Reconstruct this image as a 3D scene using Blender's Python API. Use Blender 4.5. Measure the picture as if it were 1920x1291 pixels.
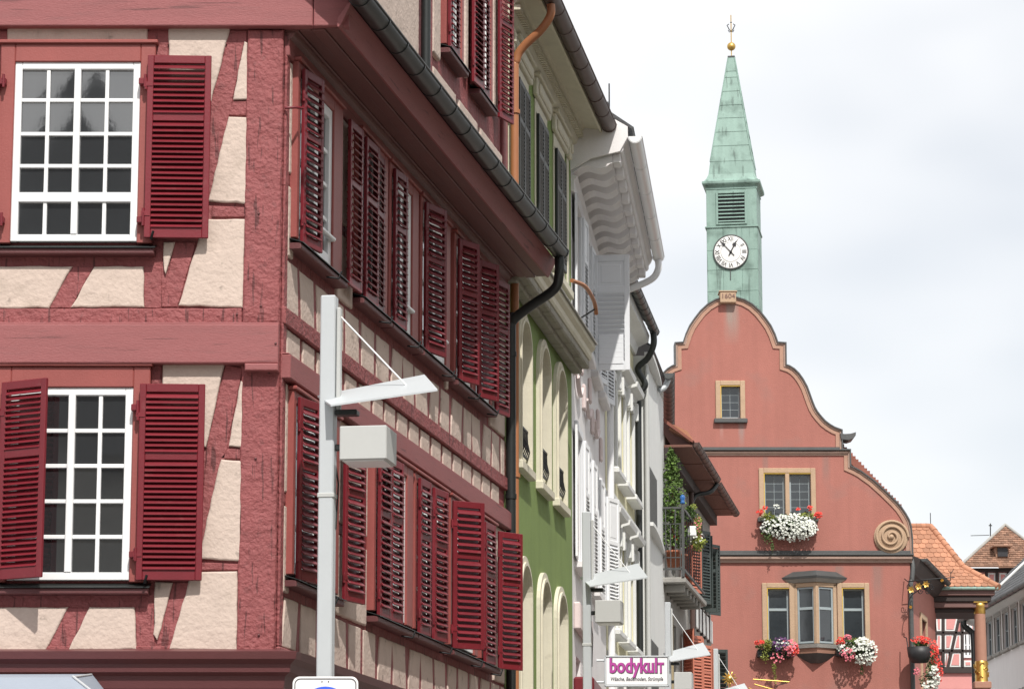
import bpy, bmesh, math, random
from mathutils import Matrix, Vector, noise
random.seed(7)
R = math.radians
for o in list(bpy.data.objects): bpy.data.objects.remove(o)
scene = bpy.context.scene
COL = scene.collection

# ------------------------------------------------------------------ camera
FPX, CX, CY, HOR, CZ = 5730.0, 960.0, 645.0, 1740.0, 1.65     # focal length, centre and horizon in photo pixels
PITCH = math.atan((HOR - CY) / FPX); CP, SP = math.cos(PITCH), math.sin(PITCH)
cam = bpy.data.cameras.new('camera'); cam.sensor_width = 36; cam.lens = FPX / 1920 * 36
cam.clip_start = 0.1; cam.clip_end = 6000
camo = bpy.data.objects.new('camera', cam); COL.objects.link(camo)
camo.location = (0, 0, CZ); camo.rotation_euler = (math.pi / 2 + PITCH, 0, 0)
scene.camera = camo

# ------------------------------------------------------------------ sky, sun, exposure
SUN = Vector((0.15, -0.62, 0.77)).normalized()                 # towards the sun: high, behind the camera and a little right
SUN_EL = math.asin(SUN.z); SUN_AZ = math.atan2(SUN.x, SUN.y)
world = bpy.data.worlds.new('World'); scene.world = world; world.use_nodes = True
nt = world.node_tree; nt.nodes.clear()
def wn(t, **k):
    n = nt.nodes.new(t)
    for a, b in k.items(): setattr(n, a, b)
    return n
wout = wn('ShaderNodeOutputWorld'); wbg = wn('ShaderNodeBackground'); wbg.inputs['Strength'].default_value = 0.1
sky = wn('ShaderNodeTexSky', sky_type='NISHITA', sun_disc=False, sun_elevation=SUN_EL, sun_rotation=SUN_AZ)
sky.air_density = 1.0; sky.dust_density = 1.5
tc = wn('ShaderNodeTexCoord'); mp = wn('ShaderNodeMapping'); mp.inputs['Scale'].default_value = (1, 1, 2.2)
mp.inputs['Location'].default_value = (0.35, 0.1, 0.15)
n1 = wn('ShaderNodeTexNoise'); n1.inputs['Scale'].default_value = 2.3; n1.inputs['Detail'].default_value = 4; n1.inputs['Roughness'].default_value = 0.5
rp = wn('ShaderNodeValToRGB'); rp.color_ramp.elements[0].position = 0.30; rp.color_ramp.elements[1].position = 0.56
rp.color_ramp.elements[0].color = (0.42, 0.42, 0.42, 1); rp.color_ramp.elements[1].color = (1, 1, 1, 1)
mixc = wn('ShaderNodeMix', data_type='RGBA'); mixc.inputs[7].default_value = (11.7, 11.7, 11.7, 1)
nt.links.new(tc.outputs['Generated'], mp.inputs['Vector']); nt.links.new(mp.outputs[0], n1.inputs['Vector'])
nt.links.new(n1.outputs['Fac'], rp.inputs['Fac']); nt.links.new(rp.outputs['Color'], mixc.inputs[0])
nt.links.new(sky.outputs['Color'], mixc.inputs[6]); nt.links.new(mixc.outputs[2], wbg.inputs['Color'])
nt.links.new(wbg.outputs[0], wout.inputs['Surface'])
sl = bpy.data.lights.new('sun', 'SUN'); sl.energy = 4.6; sl.angle = R(0.7); sl.color = (1, 0.955, 0.89)
so = bpy.data.objects.new('sun', sl); COL.objects.link(so)
so.rotation_euler = (-SUN).to_track_quat('-Z', 'Y').to_euler(); so.location = (10, -20, 40)
vs = scene.view_settings; vs.view_transform = 'Standard'; vs.look = 'None'; vs.exposure = 0.0; vs.gamma = 1.0
vs.use_curve_mapping = False
scene.render.engine = 'CYCLES'

# ------------------------------------------------------------------ photo pixel -> place
def ray(u, v):
    a = (u - CX) / FPX; b = (CY - v) / FPX
    return Vector((a, CP - b * SP, SP + b * CP))
def onY(u, v, Y):                                               # the pixel's point on the plane y = Y
    r = ray(u, v); t = Y / r.y
    return Vector((r.x * t, Y, CZ + r.z * t))
class Fac:
    """A facade: local x runs along it (to the right in the picture), local y into the building, z up."""
    def __init__(s, A, slope=None, D=None):
        d = Vector(D) if D else Vector((slope, 1.0)); d.normalize()
        s.A, s.D, s.N = Vector(A), d, Vector((d.y, -d.x))
        s.M = Matrix(((d.x, -s.N.x, 0, A[0]), (d.y, -s.N.y, 0, A[1]), (0, 0, 1, 0), (0, 0, 0, 1)))
    def on(s, u, v, off=0.0):
        r = ray(u, v); a = s.A + s.N * off
        t = a.dot(s.N) / (r.x * s.N.x + r.y * s.N.y); p = r * t
        return ((Vector((p.x, p.y)) - a).dot(s.D), CZ + p.z)
    def xy(s, a, off=0.0):
        p = s.A + s.D * a + s.N * off
        return (p.x, p.y)
FRONT = Fac((-2.089, 27.0), D=(1, 0))
RED = Fac((-2.089, 27.0), .186)
GRN = Fac((-.098, 37.7), .1475)
WHT = Fac((.874, 44.3), .089)
PAL = Fac((1.63, 52.8), .13)
MOD = Fac((2.58, 58.5), .12)
LAST = Fac((3.19, 63.6), .153)
HALL = Fac((5.82, 80.0), D=(1, 0))

# ------------------------------------------------------------------ materials
MATS = {}
def mat(name, col, rough=0.7, var=0.12, vscale=3.0, bump=0.0, bscale=40.0, metal=0.0, spec=0.5, streak=0.0, rand=0.0, dirt=None, stretch=None, ior=None, island=0.0, coarse=0.0, crack=None, stains=None):
    m = bpy.data.materials.new(name); m.use_nodes = True; t = m.node_tree; N = t.nodes; L = t.links
    b = N['Principled BSDF']; b.inputs['Roughness'].default_value = rough; b.inputs['Metallic'].default_value = metal
    b.inputs['Specular IOR Level'].default_value = spec
    if ior: b.inputs['IOR'].default_value = ior
    geo = N.new('ShaderNodeNewGeometry'); vec = geo.outputs['Position']
    if stretch:
        mpn = N.new('ShaderNodeMapping'); mpn.inputs['Scale'].default_value = stretch; L.new(vec, mpn.inputs['Vector']); vec = mpn.outputs[0]
    def math_(op, a, b2):
        q = N.new('ShaderNodeMath'); q.operation = op
        for i, x in enumerate((a, b2)):
            if isinstance(x, (int, float)): q.inputs[i].default_value = x
            else: L.new(x, q.inputs[i])
        return q.outputs[0]
    val = 1.0
    def noise_(scale, detail=5, v=None):
        q = N.new('ShaderNodeTexNoise'); q.inputs['Scale'].default_value = scale; q.inputs['Detail'].default_value = detail
        L.new(v or vec, q.inputs['Vector']); return q.outputs['Fac']
    if var: val = math_('ADD', 1 - var, math_('MULTIPLY', noise_(vscale), 2 * var))
    if var: val = math_('MULTIPLY', val, math_('ADD', 1 - var * .5, math_('MULTIPLY', noise_(vscale * 9), var)))
    if streak:
        mp2 = N.new('ShaderNodeMapping'); mp2.inputs['Scale'].default_value = (5, 5, .35); L.new(geo.outputs['Position'], mp2.inputs['Vector'])
        val = math_('MULTIPLY', val, math_('ADD', 1 - streak, math_('MULTIPLY', noise_(1.0, 6, mp2.outputs[0]), 2 * streak)))
    if rand:
        oi = N.new('ShaderNodeObjectInfo'); val = math_('MULTIPLY', val, math_('ADD', 1 - rand, math_('MULTIPLY', oi.outputs['Random'], 2 * rand)))
    if island:
        val = math_('MULTIPLY', val, math_('ADD', 1 - island, math_('MULTIPLY', geo.outputs['Random Per Island'], 2 * island)))
    mx = N.new('ShaderNodeVectorMath'); mx.operation = 'SCALE'; mx.inputs[0].default_value = col[:3]
    if isinstance(val, (int, float)): mx.inputs['Scale'].default_value = val
    else: L.new(val, mx.inputs['Scale'])
    out = mx.outputs[0]
    if dirt:
        dm = N.new('ShaderNodeMix'); dm.data_type = 'RGBA'; rpn = N.new('ShaderNodeValToRGB')
        rpn.color_ramp.elements[0].position = dirt[1]; rpn.color_ramp.elements[1].position = min(1, dirt[1] + .18)
        L.new(noise_(dirt[2], 8), rpn.inputs['Fac']); L.new(math_('MULTIPLY', rpn.outputs['Color'], dirt[3]), dm.inputs[0])
        L.new(out, dm.inputs[6]); dm.inputs[7].default_value = (*dirt[0], 1); out = dm.outputs[2]
    if crack:                                                   # long drying cracks and worn grain: (scale xyz, threshold, strength)
        mp3 = N.new('ShaderNodeMapping'); mp3.inputs['Scale'].default_value = crack[0]; L.new(geo.outputs['Position'], mp3.inputs['Vector'])
        rpc = N.new('ShaderNodeValToRGB'); rpc.color_ramp.elements[0].position = crack[1]; rpc.color_ramp.elements[1].position = crack[1] + .05
        L.new(noise_(1.0, 7, mp3.outputs[0]), rpc.inputs['Fac'])
        sc_ = N.new('ShaderNodeVectorMath'); sc_.operation = 'SCALE'; L.new(out, sc_.inputs[0]); L.new(math_('SUBTRACT', 1.0, math_('MULTIPLY', rpc.outputs['Color'], crack[2])), sc_.inputs['Scale']); out = sc_.outputs[0]
    if stains:                                                  # run-off stains that belong to the wall: (x, half width, z bottom, z top, colour, amount)
        sep = N.new('ShaderNodeSeparateXYZ'); L.new(geo.outputs['Position'], sep.inputs[0])
        def ramp_(v, lo, hi):
            q = N.new('ShaderNodeMapRange'); q.inputs['From Min'].default_value = lo; q.inputs['From Max'].default_value = hi; L.new(v, q.inputs['Value']); return q.outputs[0]
        mp4 = N.new('ShaderNodeMapping'); mp4.inputs['Scale'].default_value = (9, 9, 1.2); L.new(geo.outputs['Position'], mp4.inputs['Vector']); ns = noise_(1.0, 6, mp4.outputs[0])
        for (x0, hw_, za, zb, cs, am) in stains:
            dx = math_('ABSOLUTE', math_('SUBTRACT', math_('ADD', sep.outputs[0], math_('MULTIPLY', math_('SUBTRACT', ns, .5), hw_)), x0), 0)
            f = math_('MULTIPLY', ramp_(dx, hw_, hw_ * .35), math_('MULTIPLY', ramp_(sep.outputs[2], za, za + (zb - za) * .6), ramp_(sep.outputs[2], zb + .02, zb)))
            f = math_('MULTIPLY', f, math_('MULTIPLY', math_('ADD', ns, .45), am))
            sm = N.new('ShaderNodeMix'); sm.data_type = 'RGBA'; L.new(f, sm.inputs[0]); L.new(out, sm.inputs[6]); sm.inputs[7].default_value = (*cs, 1); out = sm.outputs[2]
    L.new(out, b.inputs['Base Color'])
    if bump:
        h = noise_(bscale, 6)
        if coarse: h = math_('ADD', h, math_('MULTIPLY', noise_(bscale * .22, 3), coarse))
        bp = N.new('ShaderNodeBump'); bp.inputs['Strength'].default_value = bump; bp.inputs['Distance'].default_value = 0.02
        L.new(h, bp.inputs['Height']); L.new(bp.outputs[0], b.inputs['Normal'])
    MATS[name] = m
    return m
mat('cream_plaster', (.56, .455, .395), .9, .08, 4, bump=.5, bscale=24, coarse=1.4, dirt=((.36, .29, .24), .56, 3.5, .5), crack=((7, 7, 7), .66, .35))
mat('rough_timber', (.262, .071, .073), .7, .22, 6, bump=1.0, bscale=26, coarse=1.5, dirt=((.13, .045, .045), .57, 12, .6), crack=((26, 26, 2.2), .60, .55))
mat('smooth_timber', (.280, .087, .089), .6, .13, 2.0, bump=.3, bscale=40, stretch=(.7, .7, 7), dirt=((.20, .075, .075), .56, 3, .5), crack=((1.4, 1.4, 34), .63, .4))
mat('window_timber', (.28, .070, .062), .5, .14, 3, bump=.12, bscale=60)
mat('dark_red_timber', (.115, .034, .036), .5, .12, 3, bump=.2, bscale=50, stretch=(1, 1, 4))
mat('shaded_soffit_timber', (.15, .055, .050), .55, .12, 3, bump=.25, bscale=40, stretch=(3, .6, 3))  # brown darkened so the shade under the eaves is part of the colour
mat('shutter_red', (.165, .0125, .021), .42, .14, 5, bump=.08, bscale=60, rand=.12, dirt=((.22, .07, .07), .62, 9, .4), streak=.10)
mat('white_paint', (.80, .81, .82), .35, .03, 4)
mat('off_white_render', (.70, .71, .70), .85, .05, 2, bump=.25, bscale=60, streak=.05)
mat('glass', (.022, .024, .026), .03, 0, bump=.045, bscale=1.3, spec=.5, ior=2.6)
mat('old_glass', (.026, .032, .037), .08, .3, 4, bump=.05, bscale=3, ior=1.75)
mat('dark_metal', (.030, .034, .034), .42, .25, 3, metal=.35, bump=.05, bscale=20)
mat('iron', (.02, .021, .023), .5, .1, 5, metal=.5)
mat('orange_pipe', (.37, .15, .065), .5, .1, 2)
mat('brown_gutter', (.085, .050, .042), .5, .2, 4)
mat('green_render', (.185, .262, .075), .88, .12, 1.4, bump=.35, bscale=70, streak=.10, dirt=((.13, .17, .06), .6, 2, .3))
mat('ivory_trim', (.62, .585, .47), .8, .10, 5, bump=.2, bscale=50, streak=.08, dirt=((.33, .28, .2), .66, 6, .4))
mat('grey_stone', (.30, .285, .24), .9, .22, 3, bump=.5, bscale=40, dirt=((.12, .11, .09), .58, 5, .6))
mat('dark_louver', (.011, .014, .012), .5, .15, 4)
mat('white_render', (.76, .74, .74), .85, .05, 2, bump=.2, bscale=60, streak=.06)
mat('blue_white_paint', (.70, .72, .75), .5, .04, 4)
mat('pink_stucco', (.64, .54, .53), .85, .08, 6, bump=.2)
mat('yellow_render', (.68, .65, .44), .85, .07, 2, bump=.2, bscale=60, streak=.08)
mat('slate', (.055, .058, .062), .55, .25, 5, bump=.3, bscale=30)
mat('brown_board', (.17, .075, .055), .7, .2, 4, bump=.3, bscale=30, stretch=(6, .5, 6))
mat('weathered_grey', (.30, .29, .27), .9, .22, 4, bump=.4, bscale=30, streak=.12)
mat('ochre_render', (.50, .40, .22), .85, .1, 3, bump=.2)
mat('hall_red', (.348, .137, .110), .9, .12, .7, bump=.35, bscale=30, streak=.13, dirt=((.27, .15, .13), .56, 1.1, .55), stains=[(5.87, .24, 16.9, 18.1, (.30, .22, .19), .9), (6.08, .10, 14.1, 14.9, (.30, .21, .19), .8), (5.55, .06, 14.3, 14.9, (.42, .25, .22), .6), (7.35, .5, 9.3, 10.9, (.22, .12, .10), .35), (4.3, .12, 10.1, 11.0, (.24, .15, .13), .8), (8.6, .14, 10.2, 11.0, (.24, .15, .13), .7), (9.6, .18, 9.9, 11.0, (.25, .15, .13), .7), (6.7, .1, 13.2, 13.9, (.24, .15, .13), .7), (8.3, .14, 13.1, 13.9, (.25, .15, .13), .6)])
mat('sandstone', (.43, .30, .20), .85, .15, 5, bump=.35, bscale=30, streak=.08, dirt=((.30, .2, .14), .64, 5, .4))
mat('lead', (.085, .088, .088), .55, .25, 5, bump=.1, metal=.3)
mat('patina', (.225, .335, .292), .65, .13, 2.2, bump=.15, bscale=12, streak=.28, dirt=((.105, .165, .14), .52, 2.4, .8), crack=((9, 9, .7), .60, .35))
mat('gold', (.60, .39, .11), .38, .1, 6, metal=.9)
mat('clock_white', (.80, .80, .78), .5, .02)
mat('clock_black', (.02, .02, .024), .5, .05)
mat('grey_frame', (.30, .35, .37), .55, .12, 6, bump=.1)
mat('orange_tile', (.39, .185, .11), .8, .18, 4, bump=.25, bscale=40, rand=.22, dirt=((.30, .15, .10), .62, 4, .5))
mat('brown_tile', (.27, .155, .105), .85, .25, 6, bump=.3, bscale=40, island=.35)
mat('red_tile', (.25, .09, .065), .85, .25, 6, bump=.3, bscale=40, island=.3)
mat('porch_wood', (.16, .085, .075), .6, .15, 4, bump=.15)
mat('column_stone', (.36, .19, .135), .8, .15, 5, bump=.3)
mat('pink_plaster', (.60, .27, .255), .9, .07, 2, bump=.3, bscale=40)
mat('black_timber', (.035, .024, .022), .7, .2, 5, bump=.2)
mat('aluminium', (.52, .55, .57), .45, .05, 3, metal=.15)
mat('aluminium_shade', (.50, .51, .50), .5, .05, 3, metal=.1)
mat('sign_white', (.82, .82, .83), .35, .02)
mat('sign_blue', (.035, .09, .55), .35, .02)
mat('sign_magenta', (.42, .05, .30), .5, .1, 30)
mat('sign_text', (.06, .055, .06), .6, 0)
mat('leaf_green', (.075, .135, .035), .6, .2, 8, island=.5)
mat('leaf_yellow', (.26, .30, .06), .6, .2, 8, island=.4)
mat('leaf_dark', (.035, .065, .022), .6, .2, 8, island=.5)
mat('conifer', (.10, .17, .035), .65, .25, 6, island=.55)
mat('petal_white', (.64, .66, .60), .6, 0, island=.12)
mat('petal_red', (.62, .045, .03), .5, 0, island=.3)
mat('petal_pink', (.62, .16, .20), .5, 0, island=.35)
mat('petal_purple', (.10, .03, .12), .5, 0, island=.4)
mat('terracotta', (.42, .15, .08), .8, .15, 6, bump=.1)
mat('black_plastic', (.02, .02, .022), .5, .1)
mat('awning_fabric', (.28, .32, .38), .8, .06, 3, bump=.1)
mat('paving', (.22, .21, .195), .9, .15, .8, bump=.3, bscale=12)
mat('asphalt', (.06, .06, .062), .9, .15, 2, bump=.3, bscale=30)
mat('salmon_shutter', (.46, .15, .095), .6, .12, 4)
mat('green_shutter', (.035, .048, .045), .5, .12, 4)
mat('blue_glass', (.03, .12, .35), .1, 0)
mat('old_slate', (.12, .12, .125), .7, .25, 4, bump=.3, bscale=20)
mat('gilt_paint', (.60, .40, .07), .5, .15, 8)
mat('trim_stone', (.40, .235, .17), .85, .18, 4, bump=.3, streak=.12, dirt=((.24, .16, .13), .58, 4, .5))
mat('course_stone', (.34, .235, .19), .85, .18, 4, bump=.3, streak=.12)
mat('beige_render', (.55, .5, .42), .9, .08, 2, bump=.2)

# ------------------------------------------------------------------ mesh building
class MB:
    def __init__(s): s.v, s.f, s.sm = [], [], set()
    def add(s, vs, fs, smooth=False):
        k = len(s.v); s.v += [tuple(p) for p in vs]
        for f in fs:
            if smooth: s.sm.add(len(s.f))
            s.f.append([i + k for i in f])
        return s
    def box(s, x0, x1, y0, y1, z0, z1, c=0.0, M=None):
        x0, x1 = min(x0, x1), max(x0, x1); y0, y1 = min(y0, y1), max(y0, y1); z0, z1 = min(z0, z1), max(z0, z1)
        c = min(c, (x1 - x0) * .45, (y1 - y0) * .45, (z1 - z0) * .45)
        if c <= 0:
            vs = [(x, y, z) for x in (x0, x1) for y in (y0, y1) for z in (z0, z1)]
            fs = [(0, 1, 3, 2), (4, 6, 7, 5), (0, 4, 5, 1), (2, 3, 7, 6), (0, 2, 6, 4), (1, 5, 7, 3)]
        else:
            lo, hi = (x0, y0, z0), (x1, y1, z1); vs, idx = [], {}
            for i in (0, 1):
                for j in (0, 1):
                    for k in (0, 1):
                        sg = (i, j, k)
                        for a in range(3):
                            p = [(hi[d] if sg[d] else lo[d]) if d == a else ((hi[d] - c) if sg[d] else (lo[d] + c)) for d in range(3)]
                            idx[sg, a] = len(vs); vs.append(p)
            fs = []
            for a in range(3):
                b, d = [q for q in range(3) if q != a]
                for e in (0, 1):
                    def sg(p, q):
                        t = [0, 0, 0]; t[a] = e; t[b] = p; t[d] = q; return tuple(t)
                    fs.append([idx[sg(0, 0), a], idx[sg(1, 0), a], idx[sg(1, 1), a], idx[sg(0, 1), a]])
            for a in range(3):
                b, d = [q for q in range(3) if q != a]
                for p in (0, 1):
                    for q in (0, 1):
                        t0 = [0, 0, 0]; t0[b] = p; t0[d] = q; t1 = list(t0); t1[a] = 1
                        t0, t1 = tuple(t0), tuple(t1)
                        fs.append([idx[t0, b], idx[t1, b], idx[t1, d], idx[t0, d]])
            for i in (0, 1):
                for j in (0, 1):
                    for k in (0, 1): fs.append([idx[(i, j, k), a] for a in range(3)])
        if M is not None: vs = [M @ Vector(p) for p in vs]
        return s.add(vs, fs)
    def prism(s, poly, y0, y1, c=0.0, jit=0.0):
        """poly: (x, z) outline; y0 front (outer, smaller y), y1 back; c: chamfer of the front edge."""
        if jit:
            q = []
            for i, p in enumerate(poly):
                n_ = poly[(i + 1) % len(poly)]; L = math.hypot(n_[0] - p[0], n_[1] - p[1]); k = max(1, int(L / .09))
                for j in range(k):
                    t = j / k; q.append((p[0] + (n_[0] - p[0]) * t + random.uniform(-jit, jit), p[1] + (n_[1] - p[1]) * t + random.uniform(-jit, jit)))
            poly = q
        n = len(poly)
        if c <= 0:
            vs = [(x, y0, z) for x, z in poly] + [(x, y1, z) for x, z in poly]
            fs = [list(range(n)), list(range(2 * n - 1, n - 1, -1))] + [[i, (i + 1) % n, n + (i + 1) % n, n + i] for i in range(n)]
            return s.add(vs, fs)
        rings = [(poly, y1), (poly, y0 + c), (inset(poly, c * .35), y0 + c * .3), (inset(poly, c), y0)]
        vs = [(x, y, z) for pl, y in rings for x, z in pl]; fs = []
        for r in range(3):
            for i in range(n): fs.append([r * n + i, r * n + (i + 1) % n, (r + 1) * n + (i + 1) % n, (r + 1) * n + i])
        fs.append([3 * n + i for i in range(n)])
        return s.add(vs, fs)
    def sweep(s, prof, path, closed=True, smooth=False, cap=True):
        """prof: (out, z) points; path: plan points (x, y); out is to the right of travel; corners mitred."""
        n, m = len(prof), len(path); vs = []
        P = [Vector(p) for p in path]
        for i in range(m):
            a = (P[i] - P[i - 1]).normalized() if i else (P[1] - P[0]).normalized()
            b = (P[i + 1] - P[i]).normalized() if i < m - 1 else a
            na, nb = Vector((a.y, -a.x)), Vector((b.y, -b.x)); t = (na + nb); t = t / max(1e-6, t.dot(na))
            for o, z in prof: vs.append((P[i].x + t.x * o, P[i].y + t.y * o, z))
        fs = []
        for i in range(m - 1):
            for j in range(n if closed else n - 1):
                fs.append([i * n + j, i * n + (j + 1) % n, (i + 1) * n + (j + 1) % n, (i + 1) * n + j])
        s.add(vs, fs, smooth)
        if closed and cap: s.add(vs[:n], [list(range(n))]); s.add(vs[-n:], [list(range(n))])
        return s
    def tube(s, path, r, n=10, rad=None, cap=True):
        P = [Vector(p) for p in path]; vs = []; m = len(P)
        up = Vector((0, 0, 1)); prev = None
        for i in range(m):
            d = (P[min(i + 1, m - 1)] - P[max(i - 1, 0)]).normalized()
            if prev is None:
                a = d.cross(up if abs(d.z) < .9 else Vector((1, 0, 0))).normalized()
            else: a = (prev - d * prev.dot(d)).normalized()
            prev = a; b = d.cross(a); rr = rad[i] if rad else r
            for k in range(n):
                t = 2 * math.pi * k / n; vs.append(P[i] + (a * math.cos(t) + b * math.sin(t)) * rr)
        fs = [[i * n + k, i * n + (k + 1) % n, (i + 1) * n + (k + 1) % n, (i + 1) * n + k] for i in range(m - 1) for k in range(n)]
        s.add(vs, fs, True)
        if cap: s.add(vs[:n], [list(range(n))]); s.add(vs[-n:], [list(range(n))])
        return s
    def lathe(s, prof, c, n=20, axis='z'):
        vs = []
        for r, h in prof:
            for k in range(n):
                t = 2 * math.pi * k / n
                vs.append((c[0] + r * math.cos(t), c[1] + r * math.sin(t), c[2] + h) if axis == 'z' else (c[0] + r * math.cos(t), c[1] + h, c[2] + r * math.sin(t)))
        m = len(prof)
        fs = [[i * n + k, i * n + (k + 1) % n, (i + 1) * n + (k + 1) % n, (i + 1) * n + k] for i in range(m - 1) for k in range(n)]
        return s.add(vs, fs, True)
    def wall(s, x0, x1, z0, z1, ops, depth, y=0.0, thick=0.3):
        """a wall with openings (a, b, c, d, arch_rise): front face, reveals `depth` deep, plus its own thickness"""
        xs = sorted({x0, x1, *[o[0] for o in ops], *[o[1] for o in ops]}); zs = sorted({z0, z1, *[o[2] for o in ops], *[o[3] for o in ops]})
        for i in range(len(xs) - 1):
            for j in range(len(zs) - 1):
                cx, cz = (xs[i] + xs[i + 1]) / 2, (zs[j] + zs[j + 1]) / 2
                if any(o[0] < cx < o[1] and o[2] < cz < o[3] for o in ops): continue
                s.add([(xs[i], y, zs[j]), (xs[i + 1], y, zs[j]), (xs[i + 1], y, zs[j + 1]), (xs[i], y, zs[j + 1])], [(0, 1, 2, 3)])
        for o in ops:
            a, b, c, d = o[:4]; rise = o[4] if len(o) > 4 else 0
            pts = [(a, d - rise), (a, c), (b, c), (b, d - rise)]
            if rise:
                n = 14; arc = [((a + b) / 2 + (b - a) / 2 * math.cos(math.pi * k / n), d - rise + rise * math.sin(math.pi * k / n)) for k in range(n + 1)]
                for k in range(n):
                    p, q = arc[k], arc[k + 1]; s.add([(p[0], y, p[1]), (p[0], y, d), (q[0], y, d), (q[0], y, q[1])], [(0, 1, 2, 3)])
                    s.add([(p[0], y, p[1]), (q[0], y, q[1]), (q[0], y + depth, q[1]), (p[0], y + depth, p[1])], [(0, 1, 2, 3)])
            else: pts.append((a, d))
            for k in range(len(pts) - 1):
                p, q = pts[k], pts[k + 1]
                s.add([(p[0], y, p[1]), (q[0], y, q[1]), (q[0], y + depth, q[1]), (p[0], y + depth, p[1])], [(0, 1, 2, 3)])
            s.add([(a, y + depth + .02, c), (b, y + depth + .02, c), (b, y + depth + .02, d), (a, y + depth + .02, d)], [(0, 1, 2, 3)])
        t = y + max(thick, depth + .05)
        s.add([(x0, y, z0), (x0, t, z0), (x0, t, z1), (x0, y, z1), (x1, y, z0), (x1, t, z0), (x1, t, z1), (x1, y, z1)], [(0, 1, 2, 3), (4, 5, 6, 7), (3, 2, 6, 7), (1, 2, 6, 5)])
        return s
    def mesh(s, name):
        m = bpy.data.meshes.new(name); m.from_pydata(s.v, [], s.f)
        b = bmesh.new(); b.from_mesh(m); bmesh.ops.recalc_face_normals(b, faces=b.faces); b.to_mesh(m); b.free()
        if s.sm:
            flags = [False] * len(s.f)
            for i in s.sm: flags[i] = True
            m.polygons.foreach_set('use_smooth', flags)
        return m
def inset(poly, d):
    n = len(poly); ar = sum(poly[i][0] * poly[(i + 1) % n][1] - poly[(i + 1) % n][0] * poly[i][1] for i in range(n)); sg = 1 if ar > 0 else -1
    out = []
    for i in range(n):
        p0, p, p1 = Vector(poly[i - 1]), Vector(poly[i]), Vector(poly[(i + 1) % n])
        a = (p - p0); b = (p1 - p)
        if a.length < 1e-6 or b.length < 1e-6: out.append(tuple(p)); continue
        a.normalize(); b.normalize(); na, nb = Vector((-a.y, a.x)) * sg, Vector((-b.y, b.x)) * sg
        t = na + nb; k = t.dot(na); t = t / max(k, .35); out.append(tuple(p + t * d))
    return out
WM = {}
def link(o, parent, M):
    COL.objects.link(o); WM[o.name] = M
    if parent:
        o.parent = parent; o.matrix_basis = WM[parent.name].inverted() @ M
    else: o.matrix_basis = M
    return o
I4 = Matrix.Identity(4)
def part(name, mb, m, parent=None, M=I4, label=None, stuff=False):
    me = mb.mesh(name) if isinstance(mb, MB) else mb
    if not me.materials: me.materials.append(MATS[m])
    o = bpy.data.objects.new(name, me); link(o, parent, M)
    if label: o['label'] = label
    if stuff: o['kind'] = 'stuff'
    return o
def tag(o, label, cat, group=None, kind=None):
    o['label'] = label
    if cat: o['category'] = cat
    if group: o['group'] = group
    if kind: o['kind'] = kind
    return o
def thing(name, label, cat, loc, group=None, rz=0.0):
    o = bpy.data.objects.new(name, None); o.empty_display_size = .3
    link(o, None, Matrix.Translation(loc) @ Matrix.Rotation(rz, 4, 'Z'))
    return tag(o, label, cat, group)
def struct(name, mb, m, label):
    o = part(name, mb, m); o['kind'] = 'structure'; o['label'] = label; return o
def B(*a, **k): return MB().box(*a, **k)
T = Matrix.Translation
def RZ(a): return Matrix.Rotation(a, 4, 'Z')

# ------------------------------------------------------------------ reusable parts
def window(parent, M, a, b, c, d, cols, rows, y, fm='white_paint', pm='glass', fw=.06, mw=.028, mull=True, transom=None, dep=.05, onepane=False, name='window', rowz=None):
    """casement in the facade frame M: frame from y-dep to y, panes (each its own object) just in front of y"""
    mb = MB(); ch = .006
    mb.box(a, a + fw, y - dep, y, c, d, ch); mb.box(b - fw, b, y - dep, y, c, d, ch)
    mb.box(a + fw, b - fw, y - dep, y, c, c + fw, ch); mb.box(a + fw, b - fw, y - dep, y, d - fw, d, ch)
    x0, x1, z0, z1 = a + fw, b - fw, c + fw, d - fw; mid = (x0 + x1) / 2
    halves = [(x0, x1)]
    if mull:
        mw2 = fw * .9; mb.box(mid - mw2 / 2, mid + mw2 / 2, y - dep * 1.12, y, z0, z1, ch); halves = [(x0, mid - mw2 / 2), (mid + mw2 / 2, x1)]
    zz = [z0 + (z1 - z0) * i / rows for i in range(rows + 1)] if not rowz else rowz
    o = part(name, mb, fm, parent, M)
    rects = []; bars = []
    for (p, q) in halves:
        n = cols // 2 if mull else cols
        xs = [p + (q - p) * i / n for i in range(n + 1)]
        for i in range(1, n): bars.append((xs[i] - mw / 2, xs[i] + mw / 2, y - dep * .8, y - .002, z0, z1, .004))
        for j in range(1, rows):
            h = mw * (2.6 if transom == j else 1) / 2
            bars.append((p, q, y - dep * (1.05 if transom == j else .74), y - .003, zz[j] - h, zz[j] + h, .004))
        for i in range(n):
            for j in range(rows): rects.append((xs[i], xs[i + 1], zz[j], zz[j + 1]))
    for b_ in bars: part('glazing_bar', MB().box(*b_), fm, o, M)
    if onepane: rects = [(x0, x1, z0, z1)]
    for (p, q, e, f) in rects:
        pm_ = MB().box(-(q - p) / 2, (q - p) / 2, -.004, .004, -(f - e) / 2, (f - e) / 2)
        tw = Matrix.Rotation(random.uniform(-.009, .009), 4, 'X') @ Matrix.Rotation(random.uniform(-.009, .009), 4, 'Z')
        part('pane', pm_, pm, o, M @ T(((p + q) / 2, y - .012, (e + f) / 2)) @ tw)
    return o
SLAT = {}
SLATS_LEFT = [300]
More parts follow.
